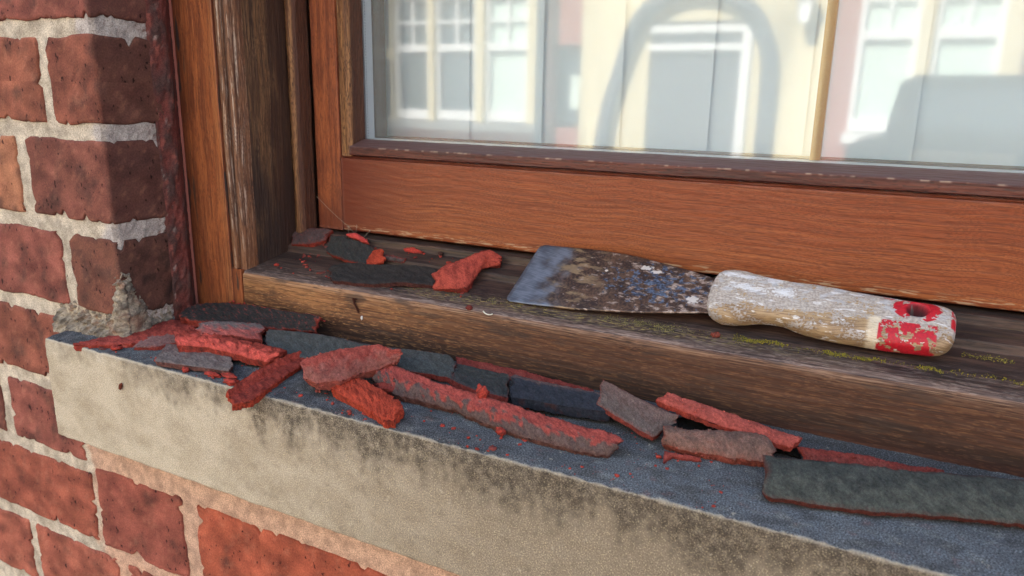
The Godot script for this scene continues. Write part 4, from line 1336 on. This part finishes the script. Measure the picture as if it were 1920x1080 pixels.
func build_small() -> void:
	crumb(Vector3(-468, 1051, -102), Vector3(2.6, 1.6, 1.6), 3, "small bright red crumb alone on the sill beside the moulding foot")
	crumb(Vector3(-331, 1068.2, -149), Vector3(2.0, 1.6, 1.6), 4, "dark brown crumb on the sill just under the sash rail", S(70, 50, 46) * 1.5)
	crumb(Vector3(-264, 1047.6, -83), Vector3(2.6, 1.8, 1.6), 5, "dull red crumb on the sill edge left of the scraper tip", S(110, 52, 46) * 1.5)
	crumb(Vector3(-92, 1051.0, -99), Vector3(3.0, 1.7, 1.9), 21, "dull red crumb with lichen under the neck of the scraper", S(120, 62, 52) * 1.5)
	crumb(Vector3(-521, 1001.8, 17), Vector3(5.0, 1.6, 3.2), 6, "flat red crumb near the sill's corner, below the pointed shard")
	crumb(Vector3(-523, 1002.2, 9), Vector3(6.5, 1.6, 3.0), 7, "brown flake of putty behind the flat red crumb", S(128, 72, 58) * 1.5)
	crumb(Vector3(-414, 1001.6, 19.5), Vector3(7.0, 1.7, 2.6), 8, "long red crumb in front of the grey tile-like piece")
	crumb(Vector3(-400, 1001.8, 16), Vector3(7.5, 1.9, 2.4), 9, "broken red crumb between grey piece and grooved strip")
	crumb(Vector3(-436, 1001.9, 23.0), Vector3(3.0, 1.9, 2.0), 10, "round red crumb against the front edge of the grey piece")
	crumb(Vector3(-390, 1001.6, 23.0), Vector3(6.0, 2.2, 3.4), 11, "pinkish crumb under the lower end of the grooved strip")
	crumb(Vector3(-227, 1001.2, 10), Vector3(1.8, 1.2, 1.4), 12, "tiny red crumb on bare grey stone below the long strip")
	crumb(Vector3(-189, 1005.0, 6), Vector3(3.2, 2.6, 2.2), 13, "bright red crumb stuck to the lower face of the long strip")
	crumb(Vector3(-213, 1017.6, -14), Vector3(4.0, 4.2, 3.0), 14, "pointed pinkish crumb standing on the long strip")
	crumb(Vector3(-284, 1007.0, -10), Vector3(9.0, 3.2, 3.4), 15, "dark red splinter beside the upper end of the long strip", S(120, 52, 46) * 1.5)
	crumb(Vector3(-447, 1011, -52), Vector3(6.0, 3.0, 4.0), 16, "red crumb lying on the dark slab by the frame foot")
	crumb(Vector3(-461, 1017.5, -72), Vector3(6.5, 2.6, 3.4), 17, "long red crumb on the dark slab under the brick corner")
	# a seed husk on the stone front, marks and threads
	var hs := Sheet.new()
	lump(hs, Vector3.ZERO, Vector3(1.5, 3.4, 1.3), 31, S(122, 60, 40) * 1.5, S(84, 44, 34) * 1.5, 8, 0.25)
	var husk := put("seed_husk", hs.mesh(), mats.putty, null, V(-504.6, 977, 28))
	husk.rotation.z = -0.5
	mark(husk, "small brown husk stuck to the tan front of the stone sill", "husk")
	var fb := Sheet.new()
	lump(fb, Vector3.ZERO, Vector3(0.9, 1.7, 0.8), 33, S(235, 230, 222) * 1.5, S(200, 196, 190) * 1.5, 6, 0.3)
	mark(put("white_grain", fb.mesh(), mats.putty, null, V(-359.5, 1025.8, -80.2)), "tiny white grain on the front of the timber sill", "grain")
	var wl := Sheet.new()
	lump(wl, Vector3.ZERO, Vector3(1.6, 0.9, 1.2), 34, S(235, 232, 226) * 1.5, S(205, 200, 194) * 1.5, 6, 0.3)
	mark(put("white_grain", wl.mesh(), mats.putty, null, V(-472, 1019.6, -76)), "white grain on the dark slab near the frame foot", "grain")
	var sp := Sheet.new()
	thread(sp, [Vector3(-367.5, 1040.5, -80.2), Vector3(-365.8, 1036.5, -79.6), Vector3(-364.0, 1033.5, -79.8), Vector3(-362.0, 1029.5, -79.8)], 0.75, S(64, 36, 28) * 1.5)
	thread(sp, [Vector3(-367.5, 1040.5, -80.0), Vector3(-364.8, 1041.0, -79.4), Vector3(-363.4, 1039.6, -79.8)], 0.5, S(64, 36, 28) * 1.5)
	mark(put("splinter", sp.mesh(), mats.putty), "dark bent splinter stuck on the golden front of the timber sill", "splinter")
	var curl := Sheet.new()
	var pts := []
	for i in 9:
		var a := -2.6 + i * 0.22
		pts.append(Vector3(-246.0 + cos(a) * 5.0, 1050.2 + sin(a) * 4.2, -79.4 + i * 0.02))
	thread(curl, pts, 0.45, S(222, 212, 196) * 1.5)
	mark(put("wood_shaving", curl.mesh(), mats.putty), "thin pale curl of fibre on the timber sill edge", "fibre")
	var web := Sheet.new()
	for e in [[Vector3(-470, 1104, -158), Vector3(-434, 1080, -157)], [Vector3(-434, 1080, -157), Vector3(-418, 1072.4, -153)], [Vector3(-434, 1080, -157), Vector3(-426, 1070, -148)], [Vector3(-411, 1078, -158.6), Vector3(-417, 1069.5, -149)], [Vector3(-426, 1082, -159.4), Vector3(-421, 1072, -150)]]:
		var line := []
		for i in 9:
			var t := i / 8.0
			line.append((e[0] as Vector3).lerp(e[1], t) + Vector3(0, -sin(PI * t) * 0.8, 0))
		thread(web, line, 0.16, S(150, 136, 120) * 1.5)
	lump(web, Vector3(-434, 1080, -157), Vector3(0.9, 0.9, 0.7), 41, S(190, 170, 150), S(160, 140, 120), 4, 0.4)
	lump(web, Vector3(-411, 1078, -158.4), Vector3(0.7, 0.7, 0.6), 42, S(190, 180, 170), S(160, 150, 140), 4, 0.4)
	mark(put("cobweb", web.mesh(), mats.putty), "few cobweb threads in the corner of sash and timber sill", "cobweb")


func thread(sh: Sheet, pts: Array, r: float, c: Color) -> void:
	var first := sh.p.size()
	for i in pts.size():
		var t: Vector3 = (pts[mini(i + 1, pts.size() - 1)] - pts[maxi(i - 1, 0)]).normalized()
		var a := t.cross(Vector3(0.3, 0.2, 1)).normalized()
		var b := t.cross(a)
		for j in 5: sh.add((pts[i] + (a * cos(TAU * j / 5.0) + b * sin(TAU * j / 5.0)) * r) * 0.001, Vector2.ZERO, c)
	sh.grid(first, pts.size(), 5, true)


# ---------------------------------------------------------------- scraper
func build_scraper(m: Dictionary) -> void:
	var at := V(-100.5, 1070.9, -121.9)
	var sc := thing("paint_scraper", "paint scraper with spattered steel blade and worn wooden handle, red paint at its end", "scraper", at)
	var up := Vector3(0, 0.8192, 0.5735)
	var tow := Vector3(0, -0.5735, 0.8192)
	var place := func(a: float, b: float, n: float) -> Vector3: return (Vector3(1, 0, 0) * a + tow * b + up * n) * 0.001 + at
	# blade: a thin plate, slightly dished, (along, far half width, near half width)
	var outline := [[4, -14.0, 14.0], [-1, -14.9, 15.0], [-18, -19.2, 18.2], [-43, -23.9, 22.8], [-60, -26.9, 24.8], [-70, -28.0, 26.0], [-90, -29.0, 27.8], [-110, -28.6, 28.4], [-129, -27.9, 29.0]]
	var sh := Sheet.new()
	var rows := []
	var a := 4.0
	while a > -140.0:
		rows.append(a)
		a -= 1.6
	rows.append(-143.6)
	for side in 2:
		for r in rows:
			var lo := -27.9
			var hi := 29.0
			for i in outline.size() - 1:
				if r <= outline[i][0] and r >= outline[i + 1][0]:
					var t: float = (outline[i][0] - r) / (outline[i][0] - outline[i + 1][0])
					lo = lerpf(outline[i][1], outline[i + 1][1], t)
					hi = lerpf(outline[i][2], outline[i + 1][2], t)
			for j in 37:
				var b := lerpf(lo, hi, j / 36.0)
				# the tip is cut slanted, its corners rounded
				var tip := -137.0 - (b + 27.0) * 0.12
				var cr := 4.5
				var dlo := maxf(0.0, cr - (b - lo))
				var dhi := maxf(0.0, cr - (hi - b))
				tip += cr - sqrt(maxf(0.0, cr * cr - dlo * dlo)) + cr - sqrt(maxf(0.0, cr * cr - dhi * dhi))
				var aa: float = r
				if r < -100.0: aa = -100.0 + (r + 100.0) * (tip + 100.0) / -43.6
				var bend := -2.6 * pow(clampf(-aa / 143.0, 0, 1), 1.6) * sst(-30, 30, b)
				sh.add(place.call(aa, b, -0.6 + bend + (0.0 if side == 0 else -1.0 * sst(-143.6, -100, r) - 0.25)), Vector2((aa + 150.0) / 156.0, (b + 31.0) / 62.0))
	var half := rows.size() * 37
	for i in rows.size() - 1:
		for j in 36:
			var q := i * 37 + j
			sh.quad(q, q + 37, q + 38, q + 1)
			sh.quad(half + q + 1, half + q + 38, half + q + 37, half + q)
	for i in rows.size() - 1:
		for j in [0, 36]:
			var q: int = i * 37 + j
			if j == 0: sh.quad(q + 37, q, half + q, half + q + 37)
			else: sh.quad(q, q + 37, half + q + 37, half + q)
	var last := (rows.size() - 1) * 37
	for j in 36: sh.quad(last + j, half + last + j, half + last + j + 1, last + j + 1)
	put("blade", sh.mesh(), m.blade, sc)
	# handle: an oval loft following the worn grip
	var grip := [[-1.6, -12.0, 8.0, 6.0], [-0.6, -16.5, 11.5, 8.5], [1.0, -19.6, 14.6, 10.2], [4, -22, 17, 11.4], [10, -23.2, 19.4, 12.2], [16.5, -23.2, 19.2, 12.2], [25, -21.6, 17.2, 11.6], [31, -20.4, 15.3, 11.2], [38, -19.7, 14.2, 10.9], [47, -19.6, 14.6, 10.8], [57, -20, 17.8, 11.2], [66, -20.4, 19.5, 11.5], [76, -20.3, 20.5, 11.6], [99, -19.6, 21.0, 11.4], [116, -19, 20.7, 11.2], [127, -18.8, 20.2, 11.0], [132, -18.2, 18.8, 10.6], [135.5, -16.8, 16.2, 9.6], [137.6, -14.2, 12.8, 8.0], [138.6, -11.2, 8.6, 5.4]]
	var hs := Sheet.new()
	var n := nz(411, 3)
	var xs := steps(-1.6, 138.6, 0.9)
	const RING := 120
	for x in xs:
		var i := 0
		while i < grip.size() - 2 and grip[i + 1][0] < x: i += 1
		var g0: Array = grip[maxi(i - 1, 0)]
		var g1: Array = grip[i]
		var g2: Array = grip[i + 1]
		var g3: Array = grip[mini(i + 2, grip.size() - 1)]
		var t := clampf((x - g1[0]) / (g2[0] - g1[0]), 0, 1)
		var lo: float = 2.2 + 4.2 * sst(30.0, 110.0, x) + lerpf(lerpf(g1[1], g2[1], t), cubic_interpolate(g1[1], g2[1], g0[1], g3[1], t), 0.5)
		var hi := 1.4 + lerpf(lerpf(g1[2], g2[2], t), cubic_interpolate(g1[2], g2[2], g0[2], g3[2], t), 0.5)
		var th := lerpf(g1[3], g2[3], t) * 0.72
		var pts := PackedVector2Array()
		var round_at := PackedVector2Array()
		for j in RING:
			var ph := TAU * j / RING
			var ca := cos(ph)
			var sa := sin(ph)
			var b := (lo + hi) * 0.5 + (hi - lo) * 0.5 * signf(ca) * pow(absf(ca), 0.72)
			var h := th * signf(sa) * pow(absf(sa), 0.62)
			var w := n.get_noise_3d(x * 0.05, b * 0.08, h * 0.08) * 0.5 + n.get_noise_3d(x * 0.35, b * 0.4, h * 0.4) * 0.14
			h += w * signf(h) * 0.6
			b += w * signf(b) * 0.3
			round_at.append(Vector2(b, h))
			if h > 0.0:
				var hole := Vector2(x - 118.3, (b + 3.0) * 1.05).length()
				h -= 12.0 * sst(5.9, 4.6, hole) - 0.35 * sst(9.0, 7.0, hole) * sst(6.0, 6.6, hole)
				for rv in [Vector2(41.2, -9.9), Vector2(10.3, -8.1)]:
					var d := Vector2(x, b).distance_to(rv)
					h -= 0.7 * sst(1.1, 0.3, absf(d - 3.4)) if rv.x > 20.0 else 0.45 * sst(1.2, 0.3, absf(d - 3.6))
			pts.append(Vector2(b, h))
		var arcs := PackedFloat32Array()   # distance round the grip from its upper ridge, so that the paint wraps
		arcs.resize(RING)
		for j in RING: arcs[j] = pts[j].x
		for d in [-1, 1]:
			var s := pts[30].x * 0.0
			for k in RING / 2:
				var j0 := posmod(30 + d * k, RING)
				var j1 := posmod(30 + d * (k + 1), RING)
				s += round_at[j0].distance_to(round_at[j1])
				arcs[j1] = -d * s + pts[30].x
		for j in RING:
			hs.add(place.call(x, pts[j].x, pts[j].y), Vector2((x + 3.0) / 145.0, (arcs[j] + 40.0) / 80.0))
	hs.grid(0, xs.size(), RING, true)
	for e in [0, (xs.size() - 1) * RING]:
		var rg := PackedInt32Array()
		for j in RING: rg.append(e + (j if e else RING - 1 - j))
		cap(hs, rg)
	hs.turn()
	put("handle", hs.mesh(), m.handle, sc)


# ---------------------------------------------------------------- the street behind the camera, seen in the glass
func M(x: float, y: float, z: float) -> Vector3:
	return Vector3(x, y, z)


func prism(poly: PackedVector2Array, z0: float, z1: float) -> ArrayMesh:   # an outline in x, y drawn out from z0 (towards us) to z1
	var sh := Sheet.new()
	var t := Geometry2D.triangulate_polygon(poly)
	var n := poly.size()
	for z in [z0, z1]:
		for q in poly: sh.add(Vector3(q.x, q.y, z))
	for i in range(0, t.size(), 3):
		sh.tri(t[i], t[i + 2], t[i + 1])
		sh.tri(n + t[i], n + t[i + 1], n + t[i + 2])
	for i in n:
		var j := (i + 1) % n
		sh.quad(i, j, n + j, n + i)
	return sh.mesh(false)


func sash_window(parent: Node3D, x0: float, x1: float, y0: float, y1: float, z: float, m: Dictionary, cols: int, back: Material) -> void:
	var w := bx("window", M(x0, y0, z + 0.10), M(x1, y1, z + 0.13), back, parent)
	bx("pane", M(x0 + 0.02, y0 + 0.02, z + 0.085), M(x1 - 0.02, y1 - 0.02, z + 0.092), m.glass, w)
	var mid := (y0 + y1) * 0.5 + 0.16
	for r in [[x0, y0, x1, y0 + 0.14], [x0, mid - 0.05, x1, mid + 0.05], [x0, y1 - 0.07, x1, y1], [x0, y0 + 0.14, x0 + 0.06, mid - 0.05], [x1 - 0.06, y0 + 0.14, x1, mid - 0.05], [x0, mid + 0.05, x0 + 0.06, y1 - 0.07], [x1 - 0.06, mid + 0.05, x1, y1 - 0.07]]:
		bx("frame", M(r[0], r[1], z + 0.02), M(r[2], r[3], z + 0.08), m.white, w)
	for i in range(1, cols):
		var x := lerpf(x0, x1, i / float(cols))
		bx("bar", M(x - 0.02, mid + 0.05, z + 0.035), M(x + 0.02, y1 - 0.07, z + 0.07), m.white, w)
	bx("bar", M(x0 + 0.06, (mid + y1) * 0.5 - 0.02, z + 0.034), M(x1 - 0.06, (mid + y1) * 0.5 + 0.02, z + 0.069), m.white, w)


func smooth_line(pts: Array) -> PackedVector2Array:
	var out := PackedVector2Array()
	for i in pts.size() - 1:
		for k in 4:
			out.append((pts[i] as Vector2).cubic_interpolate(pts[i + 1], pts[maxi(i - 1, 0)], pts[mini(i + 2, pts.size() - 1)], k / 4.0))
	out.append(pts[pts.size() - 1])
	return out


func build_street(m: Dictionary) -> void:
	struct("ground", BoxMesh.new(), m.asphalt, Vector3(0, -0.65, 0)).scale = Vector3(160, 1.0, 160)
	struct("pavement", BoxMesh.new(), m.paving, Vector3(0, -0.074, 0.9)).scale = Vector3(120, 0.148, 1.8)
	struct("pavement", BoxMesh.new(), m.paving, Vector3(0, -0.074, 8.3)).scale = Vector3(120, 0.148, 1.9)
	struct("kerb", BoxMesh.new(), m.kerb, Vector3(0, -0.07, 1.88)).scale = Vector3(120, 0.14, 0.15)
	struct("kerb", BoxMesh.new(), m.kerb, Vector3(0, -0.07, 7.27)).scale = Vector3(120, 0.14, 0.15)
	var h := thing("stone_fronted_house", "red brick house with cream stone windows and arched grey door, seen reflected in the glass", "house", Vector3(-3, 0, 9.3))
	for r in [[-16, 0, -4.05, 0.78], [-16, 0.78, -7.6, 2.75], [-4.62, 1.9, -4.05, 2.75], [-4.62, 0.78, -4.52, 1.9], [-0.98, 0, 12, 0.8], [-0.98, 0.8, -0.66, 2.9], [0.9, 0.8, 12, 2.9]]:
		bx("wall", M(r[0], r[1], 9.15), M(r[2], r[3], 9.6), m.far_brick, h)
	for r in [[-16, 2.75, -4.05, 8.5], [-4.05, 3.3, -0.98, 8.5], [-0.98, 2.9, 12, 8.5]]:
		bx("wall", M(r[0], r[1], 9.15), M(r[2], r[3], 9.6), m.far_pale, h)  # unseen upper storey, pale tone picked to neutralise the bounced light
	bx("wall", M(-16, 0, 9.6), M(12, 8.5, 10.0), m.far_brick, h)
	bx("wall_base", M(-16, 0, 9.02), M(-4.7, 0.5, 9.15), m.far_stone, h)
	bx("roof", M(-16.3, 8.5, 8.8), M(12.3, 8.7, 12), m.slate, h)
	# three-light window with stone mullions
	bx("lintel", M(-7.6, 2.6, 9.0), M(-4.62, 2.95, 9.2), m.far_stone, h)
	bx("sill", M(-7.6, 0.70, 8.92), M(-4.62, 0.82, 9.2), m.far_stone2, h)
	for x in [[-7.6, -7.16], [-6.52, -6.42], [-5.70, -5.57], [-4.86, -4.66]]: bx("mullion", M(x[0], 0.82, 9.0), M(x[1], 2.6, 9.2), m.far_stone, h)
	sash_window(h, -7.16, -6.52, 0.84, 2.6, 9.05, m, 2, m.far_dark)
	sash_window(h, -6.42, -5.70, 0.84, 2.6, 9.05, m, 2, m.far_blue)
	sash_window(h, -5.57, -4.86, 0.84, 2.6, 9.05, m, 2, m.curtain)
	bx("pier_shade", M(-4.66, 0, 8.86), M(-4.56, 8.4, 8.96), m.far_blue, h)  # dark upright strip standing in for the shade cast beside the pier
	bx("side_window", M(-4.52, 0.85, 9.3), M(-4.10, 1.85, 9.34), m.far_blue, h)
	bx("curtain", M(-4.30, 1.05, 9.26), M(-4.16, 1.5, 9.29), m.curtain, h)
	# arched stone doorway
	var inside := [Vector2(-1.68, 0), Vector2(-1.68, 1.3), Vector2(-1.72, 1.75), Vector2(-1.90, 2.12), Vector2(-2.22, 2.36), Vector2(-2.62, 2.42), Vector2(-2.98, 2.28), Vector2(-3.24, 2.00), Vector2(-3.42, 1.5), Vector2(-3.57, 0.9), Vector2(-3.64, 0)]
	var outside := [Vector2(-1.48, 0), Vector2(-1.48, 1.4), Vector2(-1.54, 1.85), Vector2(-1.76, 2.28), Vector2(-2.16, 2.56), Vector2(-2.62, 2.64), Vector2(-3.06, 2.48), Vector2(-3.38, 2.14), Vector2(-3.58, 1.5), Vector2(-3.74, 0.9), Vector2(-3.84, 0)]
	var arch_in := smooth_line(inside)
	var outer := PackedVector2Array([Vector2(-4.05, 0), Vector2(-4.05, 3.3), Vector2(-0.98, 3.3), Vector2(-0.98, 0)])
	outer.append_array(arch_in)
	put("door_surround", prism(outer, 9.0, 9.6), m.far_stone, h)
	bx("doorway", M(-3.9, 0, 9.07), M(-3.12, 2.7, 9.12), m.far_stone, h)
	bx("doorway", M(-1.86, 0, 9.07), M(-1.4, 2.7, 9.12), m.far_stone, h)
	bx("doorway", M(-3.12, 2.16, 9.07), M(-1.86, 2.7, 9.12), m.far_stone, h)
	var ring := smooth_line(outside)
	arch_in.reverse()
	ring.append_array(arch_in)
	put("archivolt", prism(ring, 8.93, 9.05), m.far_grey, h)
	var d := bx("door", M(-3.12, 0, 9.12), M(-1.86, 1.80, 9.16), m.far_grey, h)
	for x in [-3.04, -2.62, -2.26]: bx("panel", M(x, 0.2, 9.105), M(x + 0.36, 1.6, 9.119), m.far_grey, d)
	for y in [1.80, 2.02]: bx("transom", M(-3.12, y, 9.03), M(-1.86, y + 0.085, 9.16), m.white, h)
	bx("fanlight", M(-3.12, 1.80, 9.17), M(-1.86, 2.16, 9.19), m.far_grey, h)
	bx("door_post", M(-1.95, 0, 9.02), M(-1.83, 2.1, 9.065), m.white, h)
	# windows on the other side of the door
	bx("lintel", M(-0.70, 2.7, 9.0), M(0.95, 3.0, 9.2), m.far_stone, h)
	bx("sill", M(-0.70, 0.74, 8.92), M(0.95, 0.86, 9.2), m.white, h)
	for x in [[-0.04, 0.10], [0.76, 0.95]]: bx("mullion", M(x[0], 0.86, 9.0), M(x[1], 2.7, 9.2), m.far_stone, h)
	sash_window(h, -0.66, -0.04, 0.88, 2.7, 9.05, m, 2, m.curtain)
	sash_window(h, 0.10, 0.76, 0.88, 2.7, 9.05, m, 2, m.curtain)
	for wx in [-14.0, -11.2, 2.4, 5.4, 8.4]:
		sash_window(h, wx, wx + 1.1, 0.9, 2.6, 9.0, m, 2, m.far_blue)
		bx("sill", M(wx - 0.1, 0.76, 8.9), M(wx + 1.2, 0.88, 9.2), m.far_stone, h)
	for wx in [-14.0, -11.2, -8.0, -5.6, -3.0, -0.3, 2.4, 5.4, 8.4]:
		sash_window(h, wx, wx + 1.1, 4.4, 6.2, 9.0, m, 2, m.far_blue)
		bx("sill", M(wx - 0.1, 4.26, 8.9), M(wx + 1.2, 4.38, 9.2), m.far_stone, h)
	# lantern beside the door
	var l := thing("wall_lantern", "white wall lantern beside the arched door, seen reflected in the glass", "lantern", Vector3(-1.24, 2.1, 8.9))
	bx("bracket", M(-1.27, 2.42, 8.80), M(-1.21, 2.48, 9.0), m.far_grey, l)
	put("lamp_body", prism(PackedVector2Array([Vector2(-1.33, 2.36), Vector2(-1.15, 2.36), Vector2(-1.19, 2.08), Vector2(-1.29, 2.08)]), 8.74, 8.88), m.white, l)
	put("lamp_cap", prism(PackedVector2Array([Vector2(-1.36, 2.36), Vector2(-1.24, 2.46), Vector2(-1.12, 2.36)]), 8.72, 8.90), m.far_grey, l)
	# parked van
	var v := thing("parked_van", "dark grey van parked across the street, seen reflected in the glass", "van", Vector3(1.3, -0.15, 5.9))
	var body := PackedVector2Array([Vector2(-0.42, 0.12), Vector2(-0.44, 0.60), Vector2(-0.38, 0.90), Vector2(-0.16, 0.97), Vector2(-0.10, 1.34), Vector2(0.0, 1.39), Vector2(3.3, 1.42), Vector2(3.4, 1.30), Vector2(3.42, 0.12)])
	put("body", prism(body, 5.35, 6.9), m.van, v)
	for x in [0.25, 2.6]:
		var cyl := CylinderMesh.new()
		cyl.top_radius = 0.31
		cyl.bottom_radius = 0.31
		cyl.height = 0.22
		for z in [5.44, 6.8]:
			var wh := put("wheel", cyl, m.tyre, v, Vector3(x, 0.16, z))
			wh.rotation.x = PI / 2
	bx("side_window", M(0.02, 1.0, 5.335), M(0.75, 1.30, 5.345), m.far_blue, v)
	bx("side_stripe", M(0.02, 0.78, 5.33), M(0.66, 0.88, 5.347), m.far_stone, v)
	bx("bumper", M(-0.50, 0.18, 5.4), M(-0.40, 0.40, 6.85), m.tyre, v)
	bx("headlight", M(-0.45, 0.62, 5.42), M(-0.41, 0.76, 5.7), m.white, v)
